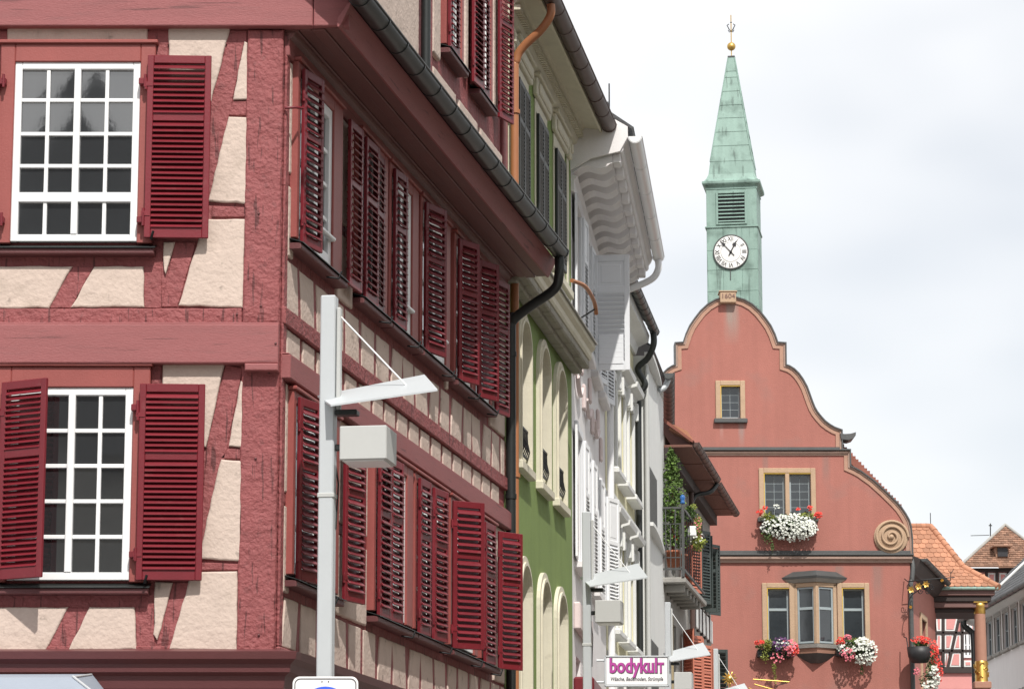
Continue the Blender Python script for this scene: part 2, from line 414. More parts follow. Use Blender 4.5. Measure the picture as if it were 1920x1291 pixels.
def shutter(parent, M, w, h, m='shutter_red', split=.34, tilt=1, single=False, pitch=.044, th=.036, st=.058, rail=.075, hardware=True, panel=None, thick=.008, stag='shutter', label=None, bw=None, deg=42):
    bw = bw or pitch * 1.2; deg = deg if bw != pitch * 1.2 else 52
    """louvred leaf: hinge edge at x = 0, leaf to x = w, bottom at z = 0; y = -th..0; slats each their own object when single"""
    mb = MB(); ch = .005
    mb.box(0, st, -th, 0, 0, h, ch); mb.box(w - st, w, -th, 0, 0, h, ch)
    zs = [(0, rail * 1.35)]; zm = h * (1 - split); zs += [(zm - rail / 2, zm + rail / 2), (h - rail, h)]
    for a, b in zs: mb.box(st, w - st, -th + .001, -.001, a, b, ch)
    o = part(stag, mb, m, parent, M, label)
    secs = [(zs[0][1], zs[1][0]), (zs[1][1], zs[2][0])]
    if panel is not None:
        a, b = secs[panel]; part('panel', MB().box(st, w - st, -th * .6, -th * .4, a, b).box(st + .05, w - st - .05, -th * .75, -th * .25, a + .05, b - .05, .01), m, o, M); secs = [secs[1 - panel]]
    key = (round(w - 2 * st, 3), tilt, m, th, bw, deg, thick)
    def blade(mb_, x0, x1, zc):  # noqa
        R_ = T((0, -th / 2, zc)) @ Matrix.Rotation(R(deg) * tilt, 4, 'X')
        mb_.box(x0, x1, -bw / 2, bw / 2, -thick / 2, thick / 2, .002, M=R_)
    if single:
        if key not in SLAT:
            b_ = MB(); blade(b_, 0, w - 2 * st, 0); SLAT[key] = b_.mesh('slat')
        for a, b in secs:
            n = int((b - a) / pitch)
            for i in range(n):
                if SLATS_LEFT[0] > 0:
                    SLATS_LEFT[0] -= 1
                    dz = random.uniform(-.002, .002)
                    part('slat', SLAT[key], m, o, M @ T((st, 0, a + (i + .5) * (b - a) / n + dz)) @ Matrix.Rotation(random.uniform(-.004, .004), 4, 'Y'))
    else:
        ms = MB()
        for a, b in secs:
            n = int((b - a) / pitch)
            for i in range(n): blade(ms, st, w - st, a + (i + .5) * (b - a) / n)
        part('slats', ms, m, o, M, stuff=True)
    if hardware:
        for z in (h * .13, h * .84): part('hinge', MB().box(-.03, .05, -th - .006, -th + .001, z - .02, z + .02).tube([(-.012, -th / 2 - .012, z - .05), (-.012, -th / 2 - .012, z + .05)], .014, 8), m, o, M)
    return o
def leafM(F, s, z, out, ang, right=False):
    """hinge at s on the facade, `out` proud; ang degrees open (0 = closed over the window, 180 = folded back on the wall)"""
    t = -R(ang) if not right else -(math.pi - R(ang))
    return F.M @ T((s, -out, z)) @ RZ(t)
def gutter(parent, F, s0, s1, out, z, r=.09, m='dark_metal', seam=.75, name='gutter'):
    prof = [(out + r * math.cos(t), z + r * math.sin(t)) for t in [math.pi + math.pi * k / 10 for k in range(11)]]
    prof += [(out + (r - .008) * math.cos(t), z + .001 + (r - .008) * math.sin(t)) for t in [2 * math.pi - math.pi * k / 10 for k in range(11)]]
    mb = MB().sweep(prof, [F.xy(s0), F.xy(s1)], True, True)
    a0 = F.xy(s0, out + r); a1 = F.xy(s1, out + r); mb.tube([(*a0, z), (*a1, z)], .012, 8)
    for q_ in (s0, s1):
        cp = [(*F.xy(q_, out + r * math.cos(t)), z + r * math.sin(t)) for t in [math.pi + math.pi * k / 10 for k in range(11)]]
        mb.add(cp, [list(range(11))])
    o = part(name, mb, m, parent)
    n = max(1, int((s1 - s0) / seam))
    for i in range(n + 1):
        s = s0 + .02 + (s1 - s0 - .04) * i / n
        pr = [(out + (r + .007) * math.cos(t), z + (r + .007) * math.sin(t)) for t in [math.pi + math.pi * k / 10 for k in range(11)]]
        pr += [(out + r * math.cos(t), z + r * math.sin(t)) for t in [2 * math.pi - math.pi * k / 10 for k in range(11)]]
        part('seam_band', MB().sweep(pr, [F.xy(s - .018), F.xy(s + .018)], True, True), m, o)
    return o
def smooth_path(pts, n=6):
    P = [Vector(p) for p in pts]; out = []
    for i in range(len(P) - 1):
        p0, p1, p2, p3 = P[max(i - 1, 0)], P[i], P[i + 1], P[min(i + 2, len(P) - 1)]
        for k in range(n):
            t = k / n
            out.append(.5 * ((2 * p1) + (p2 - p0) * t + (2 * p0 - 5 * p1 + 4 * p2 - p3) * t * t + (3 * p1 - p0 - 3 * p2 + p3) * t ** 3))
    out.append(P[-1]); return out
def text_mesh(body, size, depth, bold=0.0, name='lettering', sx=1.0):
    cu = bpy.data.curves.new(name, 'FONT'); cu.body = body; cu.size = size; cu.extrude = depth; cu.offset = bold; cu.align_x = 'CENTER'; cu.align_y = 'CENTER'
    cu.resolution_u = 3
    ob = bpy.data.objects.new('tmp', cu); COL.objects.link(ob)
    dg = bpy.context.evaluated_depsgraph_get(); me = bpy.data.meshes.new_from_object(ob.evaluated_get(dg)); bpy.data.objects.remove(ob)
    me.name = name; me.transform(Matrix.Scale(sx, 4, (1, 0, 0))); me.materials.clear()
    return me
UPRIGHT = Matrix.Rotation(math.pi / 2, 4, 'X')

# ================================================================== the ground
gm = MB(); gm.add([(-800, -800, 0), (800, -800, 0), (800, 2500, 0), (-800, 2500, 0)], [(0, 1, 2, 3)])
struct('ground', gm, 'paving', 'pale stone paving of the square and street, below the picture')

# ================================================================== red half-timbered house
def FX(u, v):
    p = onY(u, v, 27.0); return (p.x + 2.089, p.z)
def FP(pts): return [FX(*p) for p in pts]
red = thing('half_timbered_house', 'red half-timbered corner house with cream infill panels and dark red louvred shutters', 'house', (-2.089, 27.0, 0))
SL = 10.88                                                      # length of the street side
def xyp(lst, out=0): return [tuple(p) for p in lst]
# body of the house behind both facades
pa, pb = RED.xy(0), RED.xy(SL)
body = MB()
bl = [(-9.0, 27.0), (-2.089, 27.0), pb, (pb[0] - 7, pb[1] + 1.2), (-9.0, 38.5)]
n = len(bl); body.add([(x, y, 0) for x, y in bl] + [(x, y, 10.2) for x, y in bl], [[i, (i + 1) % n, n + (i + 1) % n, n + i] for i in range(n)] + [list(range(n, 2 * n))])
part('wall', body, 'rough_timber', red)

# --- square-facing front: beams
def fbeam(name, poly, out, m='rough_timber', c=.008, jit=.0, back=.0):
    return part(name, MB().prism(poly, -out, back, c, jit), m, red, FRONT.M)
def frect(u0, v0, u1, v1):
    a = FX((u0 + u1) / 2, (v0 + v1) / 2)
    s0, s1 = FX(u0, (v0 + v1) / 2)[0], FX(u1, (v0 + v1) / 2)[0]
    z1, z0 = FX(u0, v0)[1], FX(u0, v1)[1]
    return s0, s1, z0, z1
def rpoly(s0, s1, z0, z1): return [(s0, z0), (s1, z0), (s1, z1), (s0, z1)]
fbeam('corner_post', rpoly(-.335, -.002, 7.0, 9.735), .045, c=.02, jit=.004)
fbeam('corner_post', rpoly(-.34, -.002, 4.05, 6.62), .040, c=.02, jit=.004)
fbeam('rail_beam', rpoly(-3.4, -.34, 6.985, 7.135), .034, c=.012, jit=.004)
fbeam('rail_beam', rpoly(-3.4, -.34, 4.05, 4.10), .03)
s0, s1, z0, z1 = frect(-80, 612, 524, 684)
fbeam('jetty_beam', rpoly(-3.4, -.001, 6.615, 6.975), .13, 'smooth_timber', .012)
fbeam('jetty_beam_cap', rpoly(-3.4, -.002, 6.975, 6.995), .10, 'smooth_timber', .008)
fbeam('corner_bracket', rpoly(-.30, 0.0, 6.545, 6.612), .15, 'smooth_timber', .012)
fbeam('lintel_beam', rpoly(-3.4, -.34, 9.60, 9.735), .02, 'rough_timber', .01)
# studs and braces between the panels
for pts in ([(92, 578), (136, 500), (177, 500), (134, 578)], [(86, 1221), (128, 1138), (169, 1138), (128, 1221)],
            [(327, 454), (368, 454), (333, 576), (303, 576)], [(324, 1091), (362, 1091), (318, 1220), (290, 1220)],
            [(434, 56), (462, 60), (398, 376), (380, 376), (396, 190)], [(423, 684), (455, 690), (385, 1046), (372, 1046), (387, 838)],
            [(397, 386), (466, 389), (466, 407), (397, 407)], [(377, 1053), (458, 1056), (458, 1068), (377, 1068)],
            [(436, 191), (465, 190), (465, 217), (428, 216)], [(427, 840), (461, 842), (463, 860), (412, 859)]):
    P = FP(pts); ar = sum(P[i][0] * P[(i + 1) % len(P)][1] - P[(i + 1) % len(P)][0] * P[i][1] for i in range(len(P)))
    fbeam('brace', P, .018, c=.008, jit=.003)
for pts in ([(270, 500), (303, 500), (303, 578), (271, 578)], [(253, 1138), (289, 1138), (290, 1221), (257, 1221)], [(280, 50), (315, 50), (315, 110), (280, 110)], [(284, 684), (303, 684), (303, 725), (284, 725)]):
    fbeam('stud', FP(pts), .016, c=.006, jit=.003)
# infill panels
PAN = [[(15, 49), (278, 49), (278, 79), (15, 79)], [(317, 51), (433, 51), (396, 190), (317, 190)], [(459, 79), (464, 81), (465, 187), (437, 189)],
       [(429, 219), (464, 221), (465, 383), (397, 378), (390, 378)], [(384, 411), (460, 411), (456, 577), (335, 573)], [(307, 454), (328, 454), (312, 514), (308, 506)],
       [(-60, 500), (136, 500), (92, 578), (-60, 578)], [(177, 500), (270, 500), (271, 576), (134, 577)],
       [(305, 680), (422, 680), (387, 838), (305, 838)], [(452, 715), (466, 716), (459, 838), (429, 836)], [(414, 862), (462, 863), (456, 1052), (372, 1047)],
       [(360, 1071), (446, 1071), (444, 1220), (318, 1217)], [(291, 1091), (325, 1091), (296, 1200), (289, 1188)], [(-60, 1138), (128, 1138), (86, 1221), (-60, 1221)],
       [(169, 1138), (253, 1138), (257, 1217), (128, 1219)]]
for k, pts in enumerate(PAN):
    P = FP(pts); thin = min(max(p[0] for p in P) - min(p[0] for p in P), 1)
    part('infill_panel', MB().prism(P, -.036, 0, .010 if thin < .2 else .015, .005), 'cream_plaster', red, FRONT.M)
# plank under the eaves along the front, reaching out to the street-side eaves
part('eaves_beam', MB().prism(rpoly(-3.4, .27, 9.745, 10.3), -.13, .0, .012), 'smooth_timber', red, FRONT.M)
part('eaves_beam', MB().prism(rpoly(.274, .60, 9.745, 10.3), -.128, .0, .012), 'smooth_timber', red, FRONT.M)
# front windows: upper
U = frect(26, 120, 262, 455); rz = [U[2] + .06, FX(0, 372)[1]] + [FX(0, v)[1] for v in (313, 253, 190)] + [U[3] - .06]
window(red, FRONT.M, U[0], U[1], U[2], U[3], 4, 5, -.004, fw=.066, mw=.034, transom=1, rowz=rz, dep=.06)
Lw = frect(18, 728, 248, 1088)
window(red, FRONT.M, Lw[0], Lw[1], Lw[2], Lw[3], 4, 5, -.004, fw=.07, mw=.036, dep=.06)
def casing(F, a, b, c, d, w=.12, out=.085, wr=None, lip=True):
    wr = wr or w
    for nm, bx in (('casing', (a - w, a, c - .02, d + w * 1.25)), ('casing', (b, b + wr, c - .02, d + w * 1.25)), ('casing', (a, b, d, d + w * 1.25))):
        part(nm, MB().box(bx[0], bx[1], -out, 0, bx[2], bx[3], .008), 'window_timber', red, F.M)
    if lip: part('casing_moulding', MB().box(a - w - .02, b + wr + .02, -out - .03, 0, d + w * 1.25, d + w * 1.25 + .035, .008), 'window_timber', red, F.M)
    sb = MB().prism([(a - w - .03, c - .13), (b + wr + .03, c - .13), (b + wr + .03, c - .075), (a - w - .03, c - .075)], -out - .055, 0, .012)
    part('sill', sb, 'dark_red_timber', red, F.M)
    part('sill_flashing', MB().add([(a - w - .04, -out - .075, c - .07), (b + wr + .04, -out - .075, c - .07), (b + wr + .04, 0, c - .02), (a - w - .04, 0, c - .02),
        (a - w - .04, -out - .075, c - .078), (b + wr + .04, -out - .075, c - .078), (b + wr + .04, 0, c - .03), (a - w - .04, 0, c - .03)],
        [(0, 1, 2, 3), (4, 5, 6, 7), (0, 1, 5, 4), (1, 2, 6, 5), (0, 3, 7, 4)]), 'dark_metal', red, F.M)
casing(FRONT, U[0], U[1], U[2], U[3], .135); casing(FRONT, Lw[0], Lw[1], Lw[2], Lw[3], .15)
# front shutters
q = frect(277, 112, 396, 452); shutter(red, FRONT.M @ T((q[0], -.13, q[2])) @ RZ(R(2.5)), q[1] - q[0], q[3] - q[2], single=True, tilt=1, pitch=.047, bw=.088, deg=45, thick=.010)
q2 = frect(262, 724, 384, 1090); shutter(red, FRONT.M @ T((q2[0], -.13, q2[2])) @ RZ(R(3)), q2[1] - q2[0], q2[3] - q2[2], single=True, tilt=1, split=.37, pitch=.047, bw=.088, deg=45, thick=.010)
q3 = frect(6, 722, 100, 1090); shutter(red, FRONT.M @ T((q3[0], -.13, q3[2])) @ RZ(R(-30)), .505, q3[3] - q3[2], single=True, tilt=1, split=.37, pitch=.047, bw=.068, deg=45, thick=.010)
shutter(red, FRONT.M @ T((U[0] - .15, -.13, q[2])) @ RZ(R(180 - 3)), .52, q[3] - q[2], tilt=1)
for (u, v) in ((8, 160), (4, 418), (272, 160), (268, 418), (258, 768), (254, 1042)):
    a = FX(u, v); part('shutter_hinge', MB().box(a[0] - .04, a[0] + .04, -.16, -.08, a[1] - .03, a[1] + .03, .006).tube([(a[0] + .02, -.165, a[1] - .06), (a[0] + .02, -.165, a[1] + .06)], .013, 8), 'shutter_red', red, FRONT.M)
for (u, v) in ((288, 452), (276, 1092)):
    a = FX(u, v); part('shutter_catch', MB().tube([(a[0], -.09, a[1]), (a[0], -.2, a[1] - .02), (a[0] + .02, -.21, a[1] + .05)], .012, 8), 'iron', red, FRONT.M)

# --- ground-floor cornice, running round the corner
prof = [(-.05, 3.72), (.10, 3.72), (.12, 3.83), (.17, 3.86), (.18, 3.93), (.235, 3.97), (.25, 4.035), (.02, 4.075), (-.05, 4.075)]
part('shopfront_cornice', MB().sweep(prof, [(-9.5, 27.0), (-2.089, 27.0), RED.xy(SL)], True), 'dark_red_timber', red)
part('shopfront_fascia', MB().sweep([(-.05, 2.9), (.08, 2.9), (.08, 3.718), (-.05, 3.718)], [(-9.5, 27.0), (-2.089, 27.0), RED.xy(SL)], True), 'dark_red_timber', red)
# --- jetty beam and rails along the street side
def srail(name, z0, z1, out, m, s0=0.004, s1=SL, c=0):
    return part(name, MB().box(s0, s1, -out, 0, z0, z1, .01), m, red, RED.M)
srail('side_beam', 6.50, 6.72, .10, 'smooth_timber'); srail('side_beam', 7.0, 7.16, .05, 'rough_timber')
srail('side_beam', 6.72, 6.735, .085, 'smooth_timber'); srail('side_beam', 9.50, 9.72, .05, 'smooth_timber'); srail('side_beam', 4.02, 4.10, .04, 'smooth_timber')
part('corner_post', MB().box(0.003, .13, -.03, 0, 4.1, 9.7, .012), 'rough_timber', red, RED.M)
# small joist-end panels
s = .2
while s < SL - .3:
    w = random.uniform(.40, .47)
    part('infill_panel', MB().prism(rpoly(s, s + w, 6.75, 6.985), -.018, 0, .010, .003), 'cream_plaster', red, RED.M); s += w + random.uniform(.12, .15)
# windows of the street side: (opening, width of the right jamb)
UPW = [(.30, 1.6, .36), (2.80, 3.80, .14), (4.12, 5.14, .30), (5.65, 6.92, .22), (7.48, 8.40, .12), (8.63, 9.55, .12)]
LOW = [(.30, 1.6, .36), (3.52, 4.95, .30), (5.42, 6.85, .2), (7.3, 8.6, .2), (9.06, 9.8, .12)]
for rowl, c, d in ((UPW, 7.86, 9.40), (LOW, 4.78, 6.32)):
    for (a, b, wr) in rowl:
        window(red, RED.M, a, b, c, d, 2, 4, -.004, fw=.105, mw=.04, dep=.06)
        casing(RED, a, b, c, d, .09, .085, wr)
# spandrel panels below the sills with slanting studs between
for (zb, zt) in ((7.17, 7.62), (4.11, 4.56)):
    s = .16
    while s < SL - .25:
        w = min(random.uniform(.42, .58), SL - .06 - s); sl_ = random.choice((-.10, -.05, 0, 0, .06, .11))
        part('infill_panel', MB().prism([(s, zb), (s + w, zb), (s + w + sl_ * .6, zt), (s + sl_, zt)], -.018, 0, .010, .004), 'cream_plaster', red, RED.M)
        part('stud', MB().prism([(s + w + .012, zb), (s + w + .11, zb), (s + w + .11 + sl_ * .6, zt), (s + w + .012 + sl_ * .6, zt)], -.012, 0, .004, .003), 'rough_timber', red, RED.M)
        s += w + .12 + max(0, sl_) * .5
# narrow panels beside the windows
for rowl, za, zb in ((UPW, 7.66, 9.48), (LOW, 4.6, 6.48)):
    gaps = [(.14, .33)] + [(rowl[k][1] + rowl[k][2] + .06, rowl[k + 1][0] - .15) for k in range(len(rowl) - 1)] + [(rowl[-1][1] + .3, SL - .1)]
    for (a, b) in gaps:
        if b - a < .12: continue
        zm = za + (zb - za) * random.uniform(.3, .45)
        for (e, f) in ((za, zm - .06), (zm + .06, zb)):
            part('infill_panel', MB().prism(rpoly(a, b, e, f), -.03, 0, .014, .004), 'cream_plaster', red, RED.M)
        part('rail', MB().box(a, b, -.02, 0, zm - .05, zm + .05, .008), 'rough_timber', red, RED.M)
# shutter leaves of the street side: (hinge s, right-hand leaf, degrees open, width)
UPL = [(.31, 0, 10, .44), (2.13, 0, 2, .46), (2.82, 0, 2, .48), (3.79, 1, 2, .48), (4.14, 0, 5, .42), (5.67, 0, 16, .48), (7.50, 0, 22, .42), (8.65, 0, 24, .42), (9.75, 0, 12, .42)]
LOL = [(.31, 0, 12, .42), (2.07, 0, 12, .46), (3.54, 0, 3, .42), (4.04, 0, 5, .42), (5.44, 0, 4, .42), (6.18, 0, 8, .44), (7.24, 0, 46, .42), (9.08, 0, 5, .44), (9.98, 0, 32, .42)]
for lst_, zb, one in ((LOL, 4.72, True), (UPL, 7.80, False)):
    for k, (s, rt, ang, w_) in enumerate(lst_):
        shutter(red, leafM(RED, s, zb, .09, ang, bool(rt)), w_, 1.66, single=one, tilt=-1 if rt else 1, split=.37, pitch=.068, thick=.014, bw=.112, deg=46)
for rowl, zb in ((LOW, 4.60), (UPW, 7.68)):
    for (a, b, wr) in rowl:
        part('shutter_catch', MB().tube([(b - .3, -.1, zb + .02), (b - .3, -.22, zb + .0), (b - .28, -.24, zb + .07)], .010, 8), 'iron', red, RED.M)
part('hook', MB().tube([(-.02, -.02, 9.0), (-.02, -.12, 9.0), (.09, -.16, 9.02)], .013, 8), 'shutter_red', red, RED.M)
for k in (0, 2, 3):
    part('espagnolette_rail', MB().box(UPW[k][0] + .3, UPW[k][1] - .02, -.12, -.06, 8.1, 8.14, .01), 'white_paint', red, RED.M)
# --- projecting eaves along the street: soffit boards, fascia, gutter, little roof
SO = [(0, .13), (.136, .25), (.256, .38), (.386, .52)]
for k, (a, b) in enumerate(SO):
    part('soffit_board', MB().box(.01, SL + .12, -b, -a, 9.722 + .012 * (k % 2), 9.76, .006), 'shaded_soffit_timber', red, RED.M)
part('crown_moulding', MB().sweep([(0, 9.60), (.03, 9.60), (.05, 9.66), (.09, 9.69), (.10, 9.718), (0, 9.718)], [RED.xy(.004), RED.xy(SL)], True), 'shaded_soffit_timber', red)
part('fascia_board', MB().sweep([(.523, 9.722), (.545, 9.722), (.645, 9.93), (.63, 9.95), (.523, 9.80)], [RED.xy(-.09), RED.xy(SL + .14)], True), 'smooth_timber', red)
g = gutter(red, RED, -.9, SL - .08, .735, 10.0, .105)
# roof strip above the gutter, stepped tiles
rs = MB()
for k in range(6):
    o0, o1 = .70 - k * .13, .70 - (k + 1) * .13 - .03; zz = 9.98 + k * .10
    rs.sweep([(o0, zz), (o0, zz + .02), (o1, zz + .125), (o1, zz + .1)], [RED.xy(-.3), RED.xy(SL + .1)], True)
part('eaves_roof', rs, 'slate', red)
fr = MB()
for k in range(5):
    zz = 10.28 + k * .10; y0 = .16 - k * .03
    fr.box(-4.5, .2, -y0, .2, zz, zz + .06)
part('front_eaves_roof', fr, 'slate', red, FRONT.M)
wr = MB()
for k in range(0, 120):
    s = .2 + k * .085
    if s > SL - .4: break
    p = RED.xy(s, .80); q_ = RED.xy(s + .03, .74); wr.tube([(*p, 10.005), (*q_, 10.075)], .004, 4)
wr.tube([(*RED.xy(.2, .74), 10.075), (*RED.xy(SL - .4, .74), 10.075)], .006, 5)
part('gutter_guard', wr, 'iron', red, stuff=True)
# swan neck and downpipe at the far end of the eaves
P = [(SL - .18, .735, 9.93), (SL - .18, .735, 9.72), (SL - .10, .66, 9.52), (SL - .02, .30, 9.30), (SL + .02, .10, 9.14), (SL + .02, .085, 8.9), (SL + .02, .085, 5.0)]
dp = smooth_path([(*RED.xy(a, o), z) for a, o, z in P], 6)
dpo = part('downpipe', MB().tube(dp, .062, 14).tube([(*RED.xy(SL + .02, .085), 5.0), (*RED.xy(SL + .02, .085), 0.0)], .062, 14), 'dark_metal', red)
for z in (8.7, 6.9, 5.3, 3.2): part('clamp', MB().tube([(*RED.xy(SL + .02, .085), z), (*RED.xy(SL + .02, .085), z + .06)], .072, 14), 'dark_metal', dpo)

# --- storey above the eaves, with its own windows
up = MB().box(0.0, SL, 0, 5.0, 10.2, 15.0)
part('upper_wall', up, 'rough_timber', red, RED.M)
for (a, b, z0, z1) in ((3.2, 5.55, 10.75, 14), (6.32, 6.72, 11.35, 14), (8.15, 8.32, 11.6, 13.0), (9.95, 10.2, 11.7, 13.9), (6.35, 7.6, 10.7, 11.2), (7.8, 8.9, 10.7, 11.2), (9.1, 10.5, 10.7, 11.2)):
    part('infill_panel', MB().prism(rpoly(a, b, z0, z1), -.05, 0, .022, .004), 'cream_plaster', red, RED.M)
part('corner_post', MB().box(5.98, 6.27, -.05, 0, 10.3, 14.5, .015), 'rough_timber', red, RED.M)
part('corner_post', MB().box(10.62, SL - .002, -.05, 0, 10.3, 14.5, .015), 'smooth_timber', red, RED.M)
x_ = RED.xy(5.72, .09); part('vent_pipe', MB().tube([(*x_, 10.4), (*x_, 15)], .055, 14), 'dark_metal', red)
for (a, b) in ((6.95, 7.75), (8.72, 9.55)):
    window(red, RED.M, a, b, 11.62, 13.2, 2, 4, -.004, dep=.055); casing(RED, a, b, 11.62, 13.2, .10, .085, .12)
for (s, rt, ang) in ((6.9, 0, 4), (8.30, 0, 6), (8.72, 0, 4), (9.95, 0, 14)):
    shutter(red, leafM(RED, s, 11.55, .09, ang, bool(rt)), .42, 1.9, tilt=-1 if rt else 1, pitch=.068, thick=.014, bw=.112, deg=46)
# timber-clad roof edge far above
part('upper_eaves', MB().box(-.2, SL - .4, -.55, 0, 14.9, 15.1, .01), 'shaded_soffit_timber', red, RED.M)

# pegs and drilled holes in the front timbers
for (u, v) in ((519, 648), (505, 700), (490, 575), (486, 1190), (486, 402), (480, 860), (445, 590)):
    a = FX(u, v); o_ = .131 if 612 < v < 684 else (.036 if v in (590,) else .046)
    part('peg', MB().lathe([(0, -o_ - .006), (.011, -o_ - .005), (.012, -o_ + .01)], (a[0], 0, a[1]), 10, 'y'), 'dark_red_timber', red, FRONT.M)

# ================================================================== green house
def fpart(F, parent):
    def f(name, mb, m, label=None, stuff=False): return part(name, mb, m, parent, F.M, label, stuff)
    return f
grn = thing('green_house', 'olive green rendered house with arched ivory windows and a stone band cornice', 'house', (*GRN.xy(0), 0))
gp = fpart(GRN, grn); GL = 6.68
ARW = [(1.12, 2.02), (3.02, 3.90), (4.72, 5.62)]
ops = [(a, b, 7.56, 9.44, .36) for a, b in ARW] + [(a, b, 4.30, 6.24, .36) for a, b in ARW] + [(a, b, 10.95, 12.62) for a, b in ((.95, 1.95), (2.80, 3.80), (4.70, 5.70))]
gp('wall', MB().wall(0.02, GL, 0, 13.2, ops, .24, thick=5), 'green_render')
def arch_ring(a, b, c, d, rise, w, y0, y1):
    n = 16; P = [(a, c), (a, d - rise)] + [((a + b) / 2 - (b - a) / 2 * math.cos(math.pi * k / n), d - rise + rise * math.sin(math.pi * k / n)) for k in range(1, n)] + [(b, d - rise), (b, c)]
    cx = (a + b) / 2; Q = []
    for (x, z) in P:
        if z <= d - rise + 1e-6: Q.append((x - w if x < cx else x + w, z))
        else:
            v = Vector(((x - cx) * rise / ((b - a) / 2), (z - (d - rise)) * ((b - a) / 2) / rise)).normalized(); Q.append((x + v.x * w, z + v.y * w))
    m = len(P); vs = [(x, y0, z) for x, z in P] + [(x, y0, z) for x, z in Q] + [(x, y1, z) for x, z in P] + [(x, y1, z) for x, z in Q]; fs = []
    for i in range(m - 1): fs += [[i, i + 1, m + i + 1, m + i], [m + i, m + i + 1, 3 * m + i + 1, 3 * m + i], [i, i + 1, 2 * m + i + 1, 2 * m + i]]
    fs += [[0, m, 3 * m, 2 * m], [m - 1, 2 * m - 1, 4 * m - 1, 3 * m - 1]]
    return MB().add(vs, fs)
for zc, zd in ((7.56, 9.44), (4.30, 6.24)):
    for (a, b) in ARW:
        gp('window_surround', arch_ring(a, b, zc - .02, zd, .36, .13, -.05, 0.0), 'ivory_trim')
        gp('surround_bead', arch_ring(a - .005, b + .005, zc, zd + .005, .365, .045, -.075, -.04), 'ivory_trim')
        gp('reveal_lining', arch_ring(a + .012, b - .012, zc, zd - .012, .35, -.002, -.02, .235), 'ivory_trim')
        window(grn, GRN.M, a + .015, b - .015, zc + .02, zd - .02, 2, 3, .22, 'ivory_trim', 'glass', .05, .025)
        gp('sill', MB().box(a - .16, b + .16, -.10, .2, zc - .13, zc - .015, .012), 'ivory_trim')
        if zc > 7:                                               # small iron rail across the foot of each window
            ir = MB()
            for z in (zc + .12, zc + .48): ir.box(a + .02, b - .02, -.02, 0, z, z + .025)
            for k in range(7):
                x = a + .06 + (b - a - .12) * k / 6; ir.tube([(x, -.01, zc + .12), (x + .03, -.04, zc + .22), (x - .02, -.02, zc + .34), (x, -.01, zc + .5)], .009, 5)
            gp('window_grille', ir, 'iron')
# stone band cornice: slabs under it told apart, ledge, sloping flashing
s = .02; k = 0
while s < GL - .1:
    w = min(random.uniform(.75, 1.25), GL - s)
    gp('cornice_slab', MB().sweep([], []) if 0 else MB().box(s + .006, s + w - .006, -.16, 0, 9.67, 9.80, .02).box(s + .010, s + w - .012, -.27, -.10, 9.735 + random.uniform(0, .008), 9.86, .02), 'grey_stone')
    s += w; k += 1
part('cornice_ledge', MB().sweep([(0, 9.862), (.28, 9.862), (.30, 9.90), (.30, 9.98), (.35, 10.03), (.36, 10.09), (0, 10.24)], [GRN.xy(0.0), GRN.xy(GL)], True), 'ivory_trim', grn)
part('cornice_flashing', MB().sweep([(.02, 10.25), (.365, 10.095), (.39, 10.095), (.39, 10.115), (.02, 10.28)], [GRN.xy(0.0), GRN.xy(GL)], True), 'weathered_grey', grn)
# top storey: ivory surrounds, closed black louvres, panelled lintels
for (a, b) in ((.95, 1.95), (2.80, 3.80), (4.70, 5.70)):
    for bx in ((a - .07, a - .002, 10.75, 12.80), (b + .002, b + .12, 10.75, 12.80), (a - .002, b + .002, 12.625, 12.80)):
        gp('window_surround', MB().box(bx[0], bx[1], -.022, .0, bx[2], bx[3], .006), 'ivory_trim')
    gp('sill', MB().box(a - .2, b + .2, -.14, .1, 10.62, 10.745, .015), 'ivory_trim')
    gp('lintel_panel', MB().box(a - .22, b + .22, -.07, 0, 12.81, 13.06, .015).box(a - .08, b + .08, -.10, -.06, 12.86, 13.01, .02).box(a - .26, b + .26, -.12, 0, 13.065, 13.11, .012), 'ivory_trim')
    for side in (0, 1):
        w = (b - a) / 2 - .005
        shutter(grn, GRN.M @ T((a if side == 0 else b, -.030 if side == 0 else -.066, 10.97)) @ RZ(0 if side == 0 else math.pi), w, 1.63, 'dark_louver', tilt=-1 if side == 0 else 1, hardware=False, pitch=.05, st=.05)
for s in (.35, 6.15):
    gp('pilaster', MB().box(s - .08, s + .08, -.03, 0, 10.3, 12.8, .01).box(s - .12, s + .12, -.08, 0, 12.805, 13.1, .015).box(s - .05, s + .05, -.11, -.07, 12.88, 13.02, .015), 'ivory_trim')
part('cornice', MB().sweep([(0, 13.0), (.03, 13.0), (.03, 13.12), (.10, 13.16), (.12, 13.22), (.12, 13.30), (.20, 13.36), (.24, 13.42), (0, 13.42)], [GRN.xy(0.02), GRN.xy(GL)], True), 'ivory_trim', grn)
de = MB(); s = .05
while s < GL - .05: de.box(s, s + .055, -.20, -.115, 13.235, 13.30); s += .10
gp('dentils', de, 'ivory_trim', stuff=True)
part('soffit', MB().sweep([(0, 13.422), (.44, 13.36), (.44, 13.40), (0, 13.5)], [GRN.xy(-.05), GRN.xy(GL - .02)], True), 'ivory_trim', grn)
part('fascia', MB().sweep([(.442, 13.32), (.48, 13.32), (.48, 13.46), (.442, 13.46)], [GRN.xy(-.05), GRN.xy(GL - .02)], True), 'ivory_trim', grn)
gutter(grn, GRN, -.2, GL - .05, .585, 13.42, .11, 'brown_gutter', .8)
part('roof', MB().sweep([(.50, 13.47), (.54, 13.50), (-3, 16.2), (-3, 16.0)], [GRN.xy(-.1), GRN.xy(GL)], True), 'red_tile', grn)
